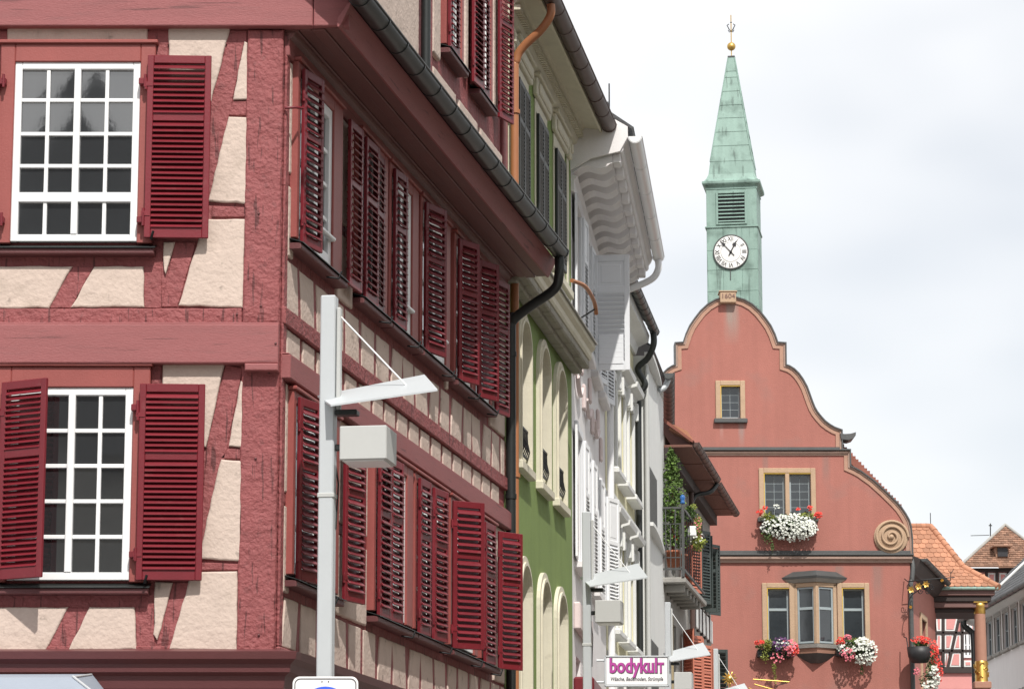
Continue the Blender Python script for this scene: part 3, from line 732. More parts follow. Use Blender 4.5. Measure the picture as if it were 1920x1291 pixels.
# orange downpipe at the boundary with the red house
P = [(.12, .585, 13.30), (.12, .58, 13.16), (.14, .46, 12.98), (.20, .22, 12.78), (.22, .12, 12.6), (.22, .10, 12.2), (.22, .10, 9.0)]
dpo = part('downpipe', MB().tube(smooth_path([(*GRN.xy(a, o), z) for a, o, z in P], 6), .055, 14).tube([(*GRN.xy(.22, .10), 9.0), (*GRN.xy(.22, .10), 0)], .055, 14), 'orange_pipe', grn)
for z in (11.9, 10.0, 7.2, 5.0): part('clamp', MB().tube([(*GRN.xy(.22, .10), z), (*GRN.xy(.22, .10), z + .05)], .072, 14), 'orange_pipe', dpo)
pp = smooth_path([(*GRN.xy(3.6, .40), 10.42), (*GRN.xy(4.1, .52), 10.44), (*GRN.xy(4.8, .56), 10.38), (*GRN.xy(5.1, .56), 10.25)], 5)
br = part('bracket_arm', MB().tube(pp, .03, 8), 'orange_pipe', grn)
part('bracket_stay', MB().tube([(*GRN.xy(5.0, .56), 10.3), (*GRN.xy(4.7, .40), 10.12)], .012, 6), 'iron', br)

# ================================================================== white house with the big brackets
wht = thing('white_house', 'white house with scroll brackets under its eaves and pale louvred shutters', 'house', (*WHT.xy(0), 0))
wp = fpart(WHT, wht); WL = 8.45
WO = [(.75, 1.75), (2.75, 3.75), (4.75, 5.75), (6.75, 7.75)]
ops = [(a, b, c, d) for a, b in WO for c, d in ((10.62, 12.45), (7.05, 8.95), (3.9, 5.6))]
wp('wall', MB().wall(.03, WL, 0, 13.0, ops, .2, thick=5), 'white_render')
for (a, b) in WO:
    for c, d in ((10.62, 12.45), (7.05, 8.95)):
        window(wht, WHT.M, a, b, c, d, 2, 3, .18, fw=.06)
        for bx in ((a - .14, a - .003, c - .05, d + .14), (b + .003, b + .14, c - .05, d + .14), (a - .003, b + .003, d + .003, d + .14)):
            wp('window_surround', MB().box(bx[0], bx[1], -.05, 0, bx[2], bx[3], .01), 'blue_white_paint')
        wp('sill', MB().box(a - .18, b + .18, -.13, .1, c - .17, c - .06, .012), 'white_render')
    if a > 1: wp('window_grille', MB().box(a, b, -.05, -.03, 9.0 - .2, 9.02 - .2), 'white_paint')
# one leaf stands wide open towards the square, the others lie back
o = shutter(wht, leafM(WHT, 4.2, 10.48, .06, 92), .60, 1.90, 'blue_white_paint', split=.30, tilt=-1, panel=1, pitch=.075, st=.085, rail=.11, hardware=False, label='white louvred shutter standing wide open under the eaves')
part('lower_panel', MB().box(.10, .50, -.045, -.034, .10, .58, .008), 'blue_white_paint', o, leafM(WHT, 4.2, 10.48, .06, 92))
for (s, rt, ang) in ((.66, 0, 176), (1.84, 1, 176), (2.66, 0, 176), (3.84, 1, 177), (5.84, 1, 168), (6.66, 0, 168), (7.84, 1, 168)):
    shutter(wht, leafM(WHT, s, 10.6, .05, ang, bool(rt)), .50, 1.86, 'blue_white_paint', split=.35, tilt=1 if rt else -1, panel=1, pitch=.06, st=.07, hardware=False)
for (s, rt, ang) in ((.66, 0, 177), (1.84, 1, 176), (2.66, 0, 177), (3.84, 1, 176), (4.66, 0, 177), (5.84, 1, 176), (6.66, 0, 176), (7.84, 1, 160)):
    shutter(wht, leafM(WHT, s, 7.0, .05, ang, bool(rt)), .50, 1.95, 'white_paint', split=.4, tilt=1 if rt else -1, panel=1, pitch=.06, st=.07, hardware=False)
# stucco festoons between the storeys
for k, (s, z) in enumerate(((.5, 9.95), (1.9, 10.2), (2.5, 9.75), (3.9, 10.1), (4.5, 9.7), (6.0, 9.95), (6.8, 9.6))):
    wp('stucco_block', MB().box(s - .14, s + .14, -.055, 0, z - .2, z + .2, .025), 'pink_stucco')
for s in (1.2, 3.2, 5.2):
    P = [(s + t * .55, -.05, 9.75 - .18 * (1 - t * t)) for t in [-1 + .2 * k for k in range(11)]]
    wp('stucco_garland', MB().tube(P, .035, 8), 'pink_stucco')
# scroll brackets
def scroll(w):
    P = [(0, 12.70), (0, 13.02), (.62, 13.02), (.62, 12.86)]
    for k in range(11):
        t = k / 10; P.append((.60 - .52 * t, 12.87 - .05 * math.sin(t * 2 * math.pi) - .11 * t))
    mb = MB(); n = len(P); vs = [(-w / 2, -o, z) for o, z in P] + [(w / 2, -o, z) for o, z in P]
    return mb.add(vs, [list(range(n)), list(range(n, 2 * n))] + [[i, (i + 1) % n, n + (i + 1) % n, n + i] for i in range(n)])
sc = scroll(.40).box(-.16, .16, -.74, -.62, 12.88, 13.02, .012).mesh('eaves_bracket'); sc.materials.append(MATS['white_render'])
nb = 11
for k in range(nb): part('eaves_bracket', sc, 'white_render', wht, WHT.M @ T((.25 + (WL - .5) * k / (nb - 1), 0, 0)))
part('cornice', MB().sweep([(0, 13.022), (.76, 13.022), (.79, 13.06), (.79, 13.12), (.83, 13.17), (.86, 13.24), (0, 13.30)], [WHT.xy(0.0), WHT.xy(WL)], True), 'white_render', wht)
part('eaves_frieze', MB().sweep([(0, 12.45), (.05, 12.45), (.05, 12.62), (.10, 12.68), (0, 12.698)], [WHT.xy(.02), WHT.xy(WL)], True), 'white_render', wht)
part('eaves_end_board', MB().prism([(-.05, 12.72), (.30, 12.92), (.74, 13.02), (.86, 13.24), (.86, 13.40), (-.05, 13.95)], -.02, .02, .006), 'white_render', wht, Fac(WHT.xy(-.03), D=(WHT.N.x, WHT.N.y)).M)
gutter(wht, WHT, .0, WL - .1, .965, 13.26, .10, 'white_paint', 1.4)
part('roof', MB().sweep([(.92, 13.36), (.95, 13.39), (-3, 16.2), (-3, 16.0)], [WHT.xy(-.05), WHT.xy(WL)], True), 'slate', wht)
P = [(WL - .25, .965, 13.16), (WL - .25, .965, 13.0), (WL - .2, .82, 12.82), (WL - .1, .30, 12.62), (WL - .06, .12, 12.5), (WL - .05, .10, 12.2), (WL - .05, .10, 10)]
part('downpipe', MB().tube(smooth_path([(*WHT.xy(a, o), z) for a, o, z in P], 6), .06, 12).tube([(*WHT.xy(WL - .05, .10), 10), (*WHT.xy(WL - .05, .10), 0)], .06, 12), 'white_paint', wht)
part('lightning_rod', MB().tube([(*WHT.xy(.6, .55), 13.6), (*WHT.xy(.6, .55), 14.25)], .012, 6).tube([(*WHT.xy(.6, .55), 13.6), (*WHT.xy(1.1, .5), 14.1)], .009, 6), 'iron', wht)
wp('shop_sign_board', MB().box(.3, 3.2, -.10, 0, 5.95, 6.35, .02), 'pink_stucco')
wp('shop_awning_box', MB().box(.2, 3.4, -.30, 0, 5.0, 5.25, .03), 'shutter_red')

# ================================================================== pale yellow house
pal = thing('yellow_house', 'narrow pale yellow house with white window hoods on brackets', 'house', (*PAL.xy(0), 0))
pp_ = fpart(PAL, pal); PL = 5.65
PO = [(.7, 1.6), (2.45, 3.35), (4.2, 5.1)]
ops = [(a, b, c, d) for a, b in PO for c, d in ((9.75, 11.35), (6.9, 8.5), (4.3, 5.8))]
pp_('wall', MB().wall(.03, PL, 0, 13.3, ops, .2, thick=5), 'yellow_render')
for (a, b) in PO:
    for c, d in ((9.75, 11.35), (6.9, 8.5), (4.3, 5.8)):
        window(pal, PAL.M, a, b, c, d, 2, 2, .18, fw=.06)
        for bx in ((a - .16, a - .003, c - .1, d + .16), (b + .003, b + .16, c - .1, d + .16), (a - .003, b + .003, d + .003, d + .16)):
            pp_('window_surround', MB().box(bx[0], bx[1], -.06, 0, bx[2], bx[3], .01), 'off_white_render')
        M_ = [(0, d + .22), (.06, d + .22), (.10, d + .30), (.22, d + .33), (.24, d + .42), (0, d + .46)]
        part('window_hood', MB().sweep(M_, [PAL.xy(a - .28), PAL.xy(b + .28)], True), 'off_white_render', pal)
        for x in (a - .2, b + .08): pp_('hood_bracket', MB().prism([(x, d - .12), (x + .12, d - .12), (x + .12, d + .218), (x, d + .218)], -.13, -.0, .02), 'off_white_render')
        pp_('sill', MB().box(a - .24, b + .24, -.2, .1, c - .22, c - .105, .02), 'off_white_render')
for z in (8.98, 6.2): part('string_course', MB().sweep([(0, z), (.08, z), (.14, z + .08), (.14, z + .14), (0, z + .18)], [PAL.xy(.03), PAL.xy(PL)], True), 'off_white_render', pal)
part('cornice', MB().sweep([(0, 12.6), (.05, 12.6), (.1, 12.75), (.3, 12.85), (.32, 12.98), (0, 13.02)], [PAL.xy(.03), PAL.xy(PL)], True), 'off_white_render', pal)
gutter(pal, PAL, .02, PL, .42, 13.05, .09, 'dark_metal', .5)
part('roof', MB().sweep([(.38, 13.12), (.42, 13.14), (-3, 16.2), (-3, 16.0)], [PAL.xy(0), PAL.xy(PL)], True), 'slate', pal)
P = [(PL - .3, .42, 12.97), (PL - .28, .42, 12.75), (PL - .2, .30, 12.5), (PL - .16, .10, 12.3), (PL - .14, .24, 12.0), (PL - .12, .12, 11.8), (PL - .12, .10, 11.4), (PL - .12, .10, 9)]
part('downpipe', MB().tube(smooth_path([(*PAL.xy(a, o), z) for a, o, z in P], 6), .062, 12).tube([(*PAL.xy(PL - .12, .10), 9), (*PAL.xy(PL - .12, .10), 0)], .062, 12), 'dark_metal', pal)

# ================================================================== modern white house
mod = thing('modern_house', 'plain modern white house with curved loggia slabs and grey bar railings', 'house', (*MOD.xy(0), 0))
mp_ = fpart(MOD, mod); ML = 5.15
MW = [(.12, 2.2, 9.46, 10.45), (.12, 2.2, 6.14, 7.10)]
mp_('wall', MB().wall(-.05, ML, 0, 12.6, MW, .3, thick=4), 'off_white_render')
def curved_slab(z0, z1, out):
    n = 12; P = [(-.06, 0.0), (-.06, -out)] + [(-.06 + (ML - .02) * k / n, -out * math.cos(math.pi / 2 * k / n) ** .8 - .012) for k in range(1, n + 1)] + [(ML - .08, 0.0)]
    m = len(P); return MB().add([(x, y, z0) for x, y in P] + [(x, y, z1) for x, y in P], [list(range(m)), list(range(m, 2 * m))] + [[i, (i + 1) % m, m + (i + 1) % m, m + i] for i in range(m)])
for z in (12.60, 9.27, 5.95): mp_('canopy_slab', curved_slab(z, z + .07, .15), 'off_white_render')
for (a, b, c_, d) in MW:
    window(mod, MOD.M, a, b, c_, d, 2, 1, .28, 'grey_frame')
    rl = mp_('window_railing', MB().box(a, b, -.05, -.03, d - .06, d - .02).box(a, b, -.05, -.03, c_ + .02, c_ + .06), 'lead')
    for k in range(12):
        x = a + .03 + k * (b - a - .08) / 11; part('baluster', MB().box(x, x + .045, -.065, -.045, c_ - .06, d + .03), 'lead', rl, MOD.M)
part('downpipe', MB().tube([(*MOD.xy(-.1, .04), 12.4), (*MOD.xy(-.1, .04), 0)], .05, 10), 'aluminium_shade', mod)
part('roof', MB().sweep([(.12, 12.78), (.16, 12.80), (-3, 15.2), (-3, 15.0)], [MOD.xy(0), MOD.xy(ML)], True), 'slate', mod)
GF = Fac((3.10, 61.5), .052)
gutter(mod, GF, .3, 11.0, .10, 12.86, .12, 'lead', .55)
part('gutter_spout', MB().tube(smooth_path([(*GF.xy(.5, .10), 12.78), (*GF.xy(.45, .02), 12.6), (*GF.xy(.4, -.1), 12.52)], 5), .06, 10), 'aluminium', mod)

# ================================================================== last house of the row, with balcony
lst = thing('balcony_house', 'old house with deep brown boarded eaves, a planted balcony and salmon shutters', 'house', (*LAST.xy(0), 0))
lp = fpart(LAST, lst); LL = 11.0
LO_ = [(1.3, 2.3), (3.6, 4.6), (6.0, 7.0), (8.6, 9.6)]
ops = [(a, b, c, d) for a, b in LO_ for c, d in ((9.1, 10.7), (6.3, 8.05))]
lp('wall', MB().wall(0.02, LL, 0, 11.9, ops, .15, thick=5), 'weathered_grey')
for (a, b) in LO_:
    for c, d in ((9.1, 10.7), (6.3, 8.05)): window(lst, LAST.M, a, b, c, d, 2, 3, .13, fw=.06)
for k, (a, b) in enumerate(LO_[1:]):
    for (s, rt, ang) in ((a - .02, 0, 150), (b + .02, 1, 152)):
        shutter(lst, leafM(LAST, s, 6.25, .06, ang, bool(rt)), .5, 1.84, 'salmon_shutter', tilt=1 if rt else -1, hardware=False, pitch=.07)
        shutter(lst, leafM(LAST, s, 9.05, .06, ang, bool(rt)), .5, 1.7, 'salmon_shutter' if k == 0 else 'green_shutter', tilt=1 if rt else -1, hardware=False, pitch=.07)
shutter(lst, leafM(LAST, 8.9, 6.2, .06, 70, False), .52, 1.95, 'green_shutter', tilt=-1, hardware=False, pitch=.09, label='dark green louvred shutter standing open at the far end')
shutter(lst, leafM(LAST, 8.7, 9.0, .06, 75, False), .32, 1.5, 'green_shutter', tilt=-1, hardware=False, pitch=.09)
lp('plaster_field', MB().prism(rpoly(5.3, 10.9, 8.45, 9.0), -.05, 0, .02), 'off_white_render')
for x in (6.2, 7.1, 8.0, 8.9, 9.8): lp('post', MB().box(x, x + .14, -.07, 0, 8.4, 9.05, .01), 'black_timber')
lp('ochre_field', MB().prism(rpoly(.3, 1.2, 5.6, 8.2), -.05, 0, .02), 'ochre_render')
x_ = LAST.xy(5.1, .1); lp_ = part('downpipe', MB().tube([(*x_, 11.4), (*x_, 0)], .06, 10), 'brown_gutter', lst)
# eaves: boards running out from the wall, gutter in two lengths, roof
for k in range(9):
    s = .05 + k * 1.22
    lp('eaves_board', MB().box(s, s + 1.2, -.60, 0, 11.60 + .012 * (k % 2), 11.66, .008), 'brown_board')
lp('eaves_purlin', MB().box(0.02, LL, -.18, 0, 11.36, 11.598, .01), 'black_timber')
gutter(lst, LAST, .2, 5.6, .64, 11.72, .09, 'brown_gutter', .55); gutter(lst, LAST, 5.7, LL, .64, 11.66, .09, 'brown_gutter', .55)
part('swan_neck', MB().tube(smooth_path([(*LAST.xy(5.6, .64), 11.6), (*LAST.xy(5.4, .5), 11.4), (*LAST.xy(5.2, .2), 11.3), (*LAST.xy(5.1, .1), 11.1)], 5), .055, 10), 'dark_metal', lst)
part('roof', MB().sweep([(.60, 11.70), (.64, 11.73), (-3, 14.6), (-3, 14.4)], [LAST.xy(0), LAST.xy(LL)], True), 'red_tile', lst)
part('ridge_end_tile', MB().sweep([(.62, 11.76), (.5, 11.95), (.2, 12.1), (.1, 12.0), (.4, 11.85), (.55, 11.72)], [LAST.xy(.1), LAST.xy(.7)], True), 'orange_tile', lst)
# balcony
by0, by1, bo = -.52, 4.3, .44
lp('balcony_slab', MB().box(by0, by1, -bo - .05, 0, 8.68, 8.80, .02), 'weathered_grey')
for k in range(6):
    x = by0 + .25 + k * .7; lp('balcony_joist', MB().box(x, x + .12, -bo, 0, 8.52, 8.678, .015), 'weathered_grey')
rl = lp('balcony_railing', MB().box(by0, by0 + .04, -bo, 0, 10.22, 10.27, .006).box(by0, by0 + .03, -bo, 0, 8.95, 8.99).box(by0, by1, -bo - .02, -bo + .02, 10.22, 10.27).box(by0, by1, -bo - .02, -bo + .02, 8.95, 8.99)
        .box(by0, by0 + .03, -bo, 0, 9.90, 9.92).box(by0, by0 + .03, -bo, 0, 9.2, 9.22), 'lead')
for k in range(5):
    y = -bo + .1 * k + .05; part('baluster', MB().box(by0 + .005, by0 + .025, y, y + .018, 8.99, 10.22 if k % 2 else 9.90), 'lead', rl, LAST.M)
for k in range(10):
    x = by0 + .4 * k + .2; part('baluster', MB().box(x, x + .018, -bo - .01, -bo + .01, 8.99, 10.22), 'iron', rl, LAST.M)
part('railing_post', MB().box(by0 - .03, by0 + .03, -bo - .03, -bo + .03, 8.8, 10.32, .008), 'lead', rl, LAST.M)
part('post_knob', MB().lathe([(0, 0), (.05, .01), (.05, .05), (.03, .06), (.055, .10), (.055, .15), (.03, .19), (0, .2)], (by0, -bo, 10.32), 14), 'blue_glass', rl, LAST.M)

# ================================================================== town hall
hall = thing('town_hall', 'red town hall with curved sandstone gable, scroll and oriel window', 'town hall', (5.82, 80.0, 0))
hp = fpart(HALL, hall)
def HX(u, v):
    p = onY(u, v, 80.0); return (p.x - onY(1372, v, 80.0).x, p.z)
def HR(u0, v0, u1, v1):
    a, b = HX(u0, (v0 + v1) / 2), HX(u1, (v0 + v1) / 2); return a[0], b[0], HX(u0, v1)[1], HX(u0, v0)[1]
OUT = [(1383, 562), (1397, 566), (1411, 574), (1424, 586), (1435, 600), (1444, 613), (1451, 628), (1457, 646), (1471, 647), (1471, 687), (1480, 690), (1488, 695), (1496, 703), (1503, 713), (1510, 726), (1515, 740), (1519, 752), (1524, 765), (1529, 774), (1536, 783), (1544, 792), (1553, 799), (1563, 805), (1574, 809), (1574, 846), (1589, 847), (1589, 876),
       (1600, 881), (1611, 887), (1622, 895), (1633, 903), (1644, 913), (1655, 923), (1665, 933), (1675, 943), (1684, 953), (1692, 965), (1698, 976), (1701, 987), (1703, 1008), (1703, 1046)]
OR_ = [HX(*p) for p in OUT]; zt = HX(1372, 559)[1]
z2, z1_, z0_ = HX(1372, 1047)[1], HX(1372, 846)[1], HX(1372, 687)[1]
xa, xb, xc = OR_[-1][0], HX(1589, 850)[0], HX(1471, 687)[0]
W1 = HR(1352, 722, 1389, 783); W2 = HR(1431, 886, 1519, 968); W3 = HR(1434, 1101, 1476, 1206); W4 = HR(1575, 1101, 1617, 1206); WB = HR(1486, 1101, 1562, 1206)
mb = MB().wall(-xa, xa, 0, z2, [W3, W4, (WB[0], WB[1], WB[2], WB[3])], .22, thick=.5)
mb.wall(-xb, xb, z2, z1_, [W2], .22, thick=.45); mb.wall(-xc, xc, z1_, z0_, [W1], .2, thick=.42)
def side(lst, xin, sg):
    P = [(sg * xin, lst[0][1])] + [(sg * x, z) for x, z in lst] + [(sg * xin, lst[-1][1])]
    mb.prism(P, 0.0, .42)
i1 = OUT.index((1471, 687)); i2 = OUT.index((1574, 846)); i3 = OUT.index((1589, 876))
for sg in (-1, 1):
    side(OR_[i1:i2] + [(OR_[i2][0], z1_)], xc, sg); side([(xb, OR_[i3][1])] + OR_[i3 + 1:-1] + [(xa, z2)], xb - .001, sg)
mb.prism([(-x, z) for x, z in OR_[i1 - 1::-1]] and [(-xc, z0_)] + [(-x, z) for x, z in reversed(OR_[:i1])] + [(0, zt)] + OR_[:i1] + [(xc, z0_)], 0.0, .42)
hp('wall', mb, 'hall_red')
FULL = [(-x, z) for x, z in reversed(OR_)] + [(-.06, zt), (.06, zt)] + OR_
def ring(P, Q, y0, y1):
    n = len(P); vs = [(x, y0, z) for x, z in P] + [(x, y0, z) for x, z in Q] + [(x, y1, z) for x, z in P] + [(x, y1, z) for x, z in Q]; fs = []
    for i in range(n - 1): fs += [[i, i + 1, n + i + 1, n + i], [2 * n + i, 2 * n + i + 1, 3 * n + i + 1, 3 * n + i], [i, i + 1, 2 * n + i + 1, 2 * n + i], [n + i, n + i + 1, 3 * n + i + 1, 3 * n + i]]
    return MB().add(vs, fs + [[0, n, 3 * n, 2 * n], [n - 1, 2 * n - 1, 4 * n - 1, 3 * n - 1]])
def open_off(P, d):
    out = []
    for i, p in enumerate(P):
        a = Vector(P[max(i - 1, 0)]); b = Vector(P[min(i + 1, len(P) - 1)]); p = Vector(p)
        e = (p - a).normalized() if i else (b - p).normalized(); f = (b - p).normalized() if i < len(P) - 1 else e
        na, nb = Vector((e.y, -e.x)), Vector((f.y, -f.x)); t = na + nb; t = t / max(t.dot(na), .5); out.append(tuple(p + t * d))
    return out
hp('gable_trim', ring(FULL, open_off(FULL, .10), -.03, -.0), 'trim_stone')
hp('gable_coping', ring(open_off(FULL, -.055), open_off(FULL, -.004), -.05, .45), 'course_stone')
hp('coping_lead', ring(open_off(FULL, -.085), open_off(FULL, -.053), -.09, .47), 'lead')
for sg in (-1, 1):
    q = HX(1575, 812); pts = [(q[0] + .0, q[1] + .0), (q[0] + .12, q[1] - .02), (q[0] + .28, q[1] - .01), (q[0] + .42, q[1] + .03), (q[0] + .41, q[1] - .06), (q[0] + .34, q[1] - .15), (q[0] + .22, q[1] - .19), (q[0] + .02, q[1] - .17)]
    hp('eaves_horn', MB().prism([(sg * x, z) for x, z in pts], -.10, .5, .01), 'lead')
# date block on top
D_ = HR(1353, 549, 1383, 566); db = hp('date_stone', MB().box(D_[0], D_[1], -.2, .3, D_[2] - .05, D_[3], .02).box(D_[0] - .03, D_[1] + .03, -.22, .32, D_[3], D_[3] + .03, .006), 'sandstone')
part('carved_date', text_mesh('1604', .19, .006), 'porch_wood', db, HALL.M @ T(((D_[0] + D_[1]) / 2, -.205, (D_[2] + D_[3]) / 2)) @ UPRIGHT)
# roof behind the gable
Z0 = HX(1372, 606)[1]; e = HX(1690, 941); rf = hp('roof', MB().prism([(0, Z0), (e[0], e[1]), (e[0], e[1] - .25), (0, Z0 - .3), (-e[0], e[1] - .25), (-e[0], e[1])], .43, 12.0), 'red_tile')
tl = MB()
for sg in (-1, 1):
    for k in range(60):
        t = k / 60; x0, zz0 = e[0] * (1 - t), e[1] + (Z0 - e[1]) * t
        for j in range(5): tl.box(sg * x0 - .045, sg * x0 + .045, .46 + j * .2, .65 + j * .2, zz0 - .03, zz0 + .022 + .006 * ((k + j) % 3))
part('roof_tiles', tl, 'red_tile', rf, HALL.M, stuff=True)
# string courses
def course(z, h, out, name='string_course', m='course_stone', w=None):
    w = w or xa
    hp(name, MB().sweep([(-.02, z), (out * .45, z), (out * .55, z + h * .35), (out, z + h * .6), (out, z + h), (-.02, z + h + .02)], [(-w, 0), (w, 0)], True), m)
def hsweep(prof, w): return MB().sweep(prof, [(-w, 0), (w, 0)], True)
course(z2 - .10, .16, .14, w=xa + .05); hp('string_course_lead', MB().box(-xa - .09, xa + .09, -.18, .02, z2 + .082, z2 + .125, .01).box(-xa - .02, xa + .02, -.06, .02, z2 + .125, z2 + .22, .01), 'lead')
course(z1_ - .10, .10, .08, w=xb); hp('string_course_lead', MB().box(-xb - .04, xb + .04, -.13, .02, z1_ + .022, z1_ + .055, .01).box(-HX(1574, 840)[0], HX(1574, 840)[0], -.05, .02, z1_ + .055, z1_ + .12), 'lead')
# scroll at the foot of the gable
for sg in (-1, 1):
    c = HX(1668, 1006); c = (sg * c[0], c[1])
    vo = hp('volute', MB().lathe([(0, -.07), (.42, -.07), (.45, -.05), (.45, 0)], (c[0], 0, c[1]), 32, 'y'), 'sandstone')
    sp = []
    for k in range(90):
        t = k / 89; an = sg * (t * 2.75 * 2 * math.pi) + (0 if sg > 0 else math.pi); r = .43 * (1 - t) ** .9 + .02
        sp.append((c[0] + r * math.cos(an), -.085 - .03 * t, c[1] + r * math.sin(an)))
    part('volute_spiral', MB().tube(sp, .04, 8, rad=[.036 - .012 * k / 89 for k in range(90)]), 'sandstone', vo, HALL.M)
    part('volute_eye', MB().lathe([(0, -.15), (.05, -.14), (.07, -.1), (.07, -.05)], (c[0], 0, c[1]), 14, 'y'), 'sandstone', vo, HALL.M)
# stone window surrounds and leaded windows
def stone_frame(w, t=.13, sill=True, mull=None, parent_sill=True):
    a, b, c, d = w
    for bx in ((a - t, a, c - .02, d + t), (b, b + t, c - .02, d + t), (a, b, d, d + t)): hp('window_surround', MB().box(bx[0], bx[1], -.05, .05, bx[2], bx[3], .012), 'sandstone')
    hp('painted_edge', MB().box(a, a + .022, -.035, .1, c, d, .003), 'gilt_paint'); hp('painted_edge', MB().box(a + .022, b, -.035, .1, d - .022, d, .003), 'gilt_paint')
    if mull:
        for m_ in mull: hp('stone_mullion', MB().box(m_ - .055, m_ + .055, -.04, .2, c, d, .012), 'sandstone')
    hp('sill', MB().box(a - t - .05, b + t + .05, -.13, .1, c - .14, c - .022, .015), 'lead')
stone_frame(W1); window(hall, HALL.M, W1[0], W1[1], W1[2], W1[3], 2, 4, .16, 'grey_frame', 'old_glass', .045, .012, mull=False, dep=.03)
m2 = (W2[0] + W2[1]) / 2; stone_frame(W2, mull=[m2])
for a, b in ((W2[0], m2 - .055), (m2 + .055, W2[1])): window(hall, HALL.M, a, b, W2[2], W2[3], 2, 5, .16, 'grey_frame', 'old_glass', .055, .012, mull=False, dep=.03)
WW = (W3[0], W4[1], W3[2], W3[3]); t = .13
for w in (W3, W4):
    for bx in ((w[0] - t, w[0], w[2] - .02, w[3] + t), (w[1], w[1] + t, w[2] - .02, w[3] + t), (w[0], w[1], w[3], w[3] + t)): hp('window_surround', MB().box(bx[0], bx[1], -.05, .05, bx[2], bx[3], .012), 'sandstone')
    hp('painted_edge', MB().box(w[0], w[0] + .022, -.035, .1, w[2], w[3], .003), 'gilt_paint'); hp('painted_edge', MB().box(w[0] + .022, w[1], -.035, .1, w[3] - .022, w[3], .003), 'gilt_paint')
    zz = w[2] + (w[3] - w[2]) * .62
    window(hall, HALL.M, w[0], w[1], w[2], w[3], 1, 2, .16, 'grey_frame', 'old_glass', .06, .07, mull=False, dep=.05, rowz=[w[2] + .06, zz, w[3] - .06])
    hp('sill', MB().box(w[0] - t, w[1] + t, -.13, .1, w[2] - .14, w[2] - .022, .015), 'weathered_grey')
# oriel: a shallow prow with two lights, moulded hood and corbel
ox, oy = (WB[1] - WB[0]) / 2, .34; oc = (WB[0] + WB[1]) / 2; ang = math.atan2(oy, ox); ln = math.hypot(ox, oy)
for sg in (-1, 1):
    Mf = HALL.M @ T((oc + sg * ox, 0, 0)) @ RZ(-ang if sg < 0 else math.pi + ang)
    # local x from the wall to the prow
    if sg > 0: Mf = HALL.M @ T((oc, -oy, 0)) @ RZ(ang)
    w0, w1 = (.09, ln - .05) if sg < 0 else (.05, ln - .09)
    zz = WB[2] + (WB[3] - WB[2]) * .62
    window(hall, Mf, w0, w1, WB[2], WB[3], 1, 2, .03, 'grey_frame', 'old_glass', .05, .07, mull=False, dep=.05, rowz=[WB[2] + .05, zz, WB[3] - .05], name='oriel_window')
    x0 = -.02 if sg < 0 else ln - .09
    part('oriel_jamb', MB().box(x0, x0 + .11, -.05, .06, WB[2] - .02, WB[3] + .1, .012), 'sandstone', hall, Mf)
    part('oriel_lintel', MB().box(-.02, ln + .02, -.05, .06, WB[3], WB[3] + .12, .012), 'sandstone', hall, Mf)
part('oriel_mullion', MB().box(-.055, .055, -.055, .055, WB[2] - .02, WB[3] + .02, .012), 'sandstone', hall, HALL.M @ T((oc, -oy, 0)) @ RZ(math.pi / 4))
def prow(name, z0, z1, k0, k1, m):                                # tapered block following the prow plan
    P0 = [(-ox * k0 - .04 * k0, 0), (0, -oy * k0 - .06 * k0), (ox * k0 + .04 * k0, 0)]; P1 = [(-ox * k1 - .04 * k1, 0), (0, -oy * k1 - .06 * k1), (ox * k1 + .04 * k1, 0)]
    hp(name, MB().add([(oc + x, y, z0) for x, y in P0] + [(oc + x, y, z1) for x, y in P1], [(0, 1, 2), (3, 4, 5), (0, 1, 4, 3), (1, 2, 5, 4), (0, 2, 5, 3)]), m)
zt_ = WB[3] + .12
prow('oriel_hood', zt_, zt_ + .09, 1.15, 1.42, 'weathered_grey'); prow('oriel_hood', zt_ + .09, zt_ + .15, 1.46, 1.52, 'lead'); prow('oriel_hood', zt_ + .15, zt_ + .30, 1.48, 1.0, 'lead')
prow('oriel_sill', WB[2] - .12, WB[2] - .02, 1.05, 1.12, 'weathered_grey'); prow('oriel_corbel', WB[2] - .26, WB[2] - .12, .86, .95, 'column_stone')
prow('oriel_corbel', WB[2] - .42, WB[2] - .26, .55, .95, 'lead'); prow('oriel_corbel', WB[2] - .50, WB[2] - .42, .25, .55, 'lead')
# street side of the hall, going back to the porch
SIDE = Fac((onY(1703, 1100, 80).x, 80.0), .25)
sp_ = fpart(SIDE, hall)
zs = HX(0, 1050)[1]
sp_('side_wall', MB().wall(.02, 6.6, 0, zs + .1, [(2.6, 3.8, 8.0, 9.9)], .2, thick=.4), 'hall_red')
window(hall, SIDE.M, 2.6, 3.8, 8.0, 9.9, 2, 3, .18, 'grey_frame', 'old_glass')
for bx in ((2.45, 2.6, 7.9, 10.05), (3.8, 3.95, 7.9, 10.05), (2.6, 3.8, 9.9, 10.05)): sp_('window_surround', MB().box(bx[0], bx[1], -.05, .05, bx[2], bx[3], .01), 'sandstone')
part('side_eaves', MB().sweep([(0, zs - .35), (.12, zs - .3), (.30, zs - .05), (.34, zs + .05), (0, zs + .2)], [SIDE.xy(.1), SIDE.xy(6.4)], True), 'black_timber', hall)
gutter(hall, SIDE, .05, 6.0, .42, zs + .05, .08, 'lead', .8)
x_ = (onY(1708.5, 1150, 79.95).x, 79.93)
part('downpipe', MB().tube(smooth_path([(x_[0] + .03, 80.1, zs + .15), (x_[0] + .08, 80.0, zs - .1), (x_[0] + .04, 79.95, zs - .5), (x_[0], x_[1], zs - .9), (x_[0], x_[1], 7)], 5), .06, 12).tube([(*x_, 7), (*x_, 0)], .06, 12), 'lead', hall)

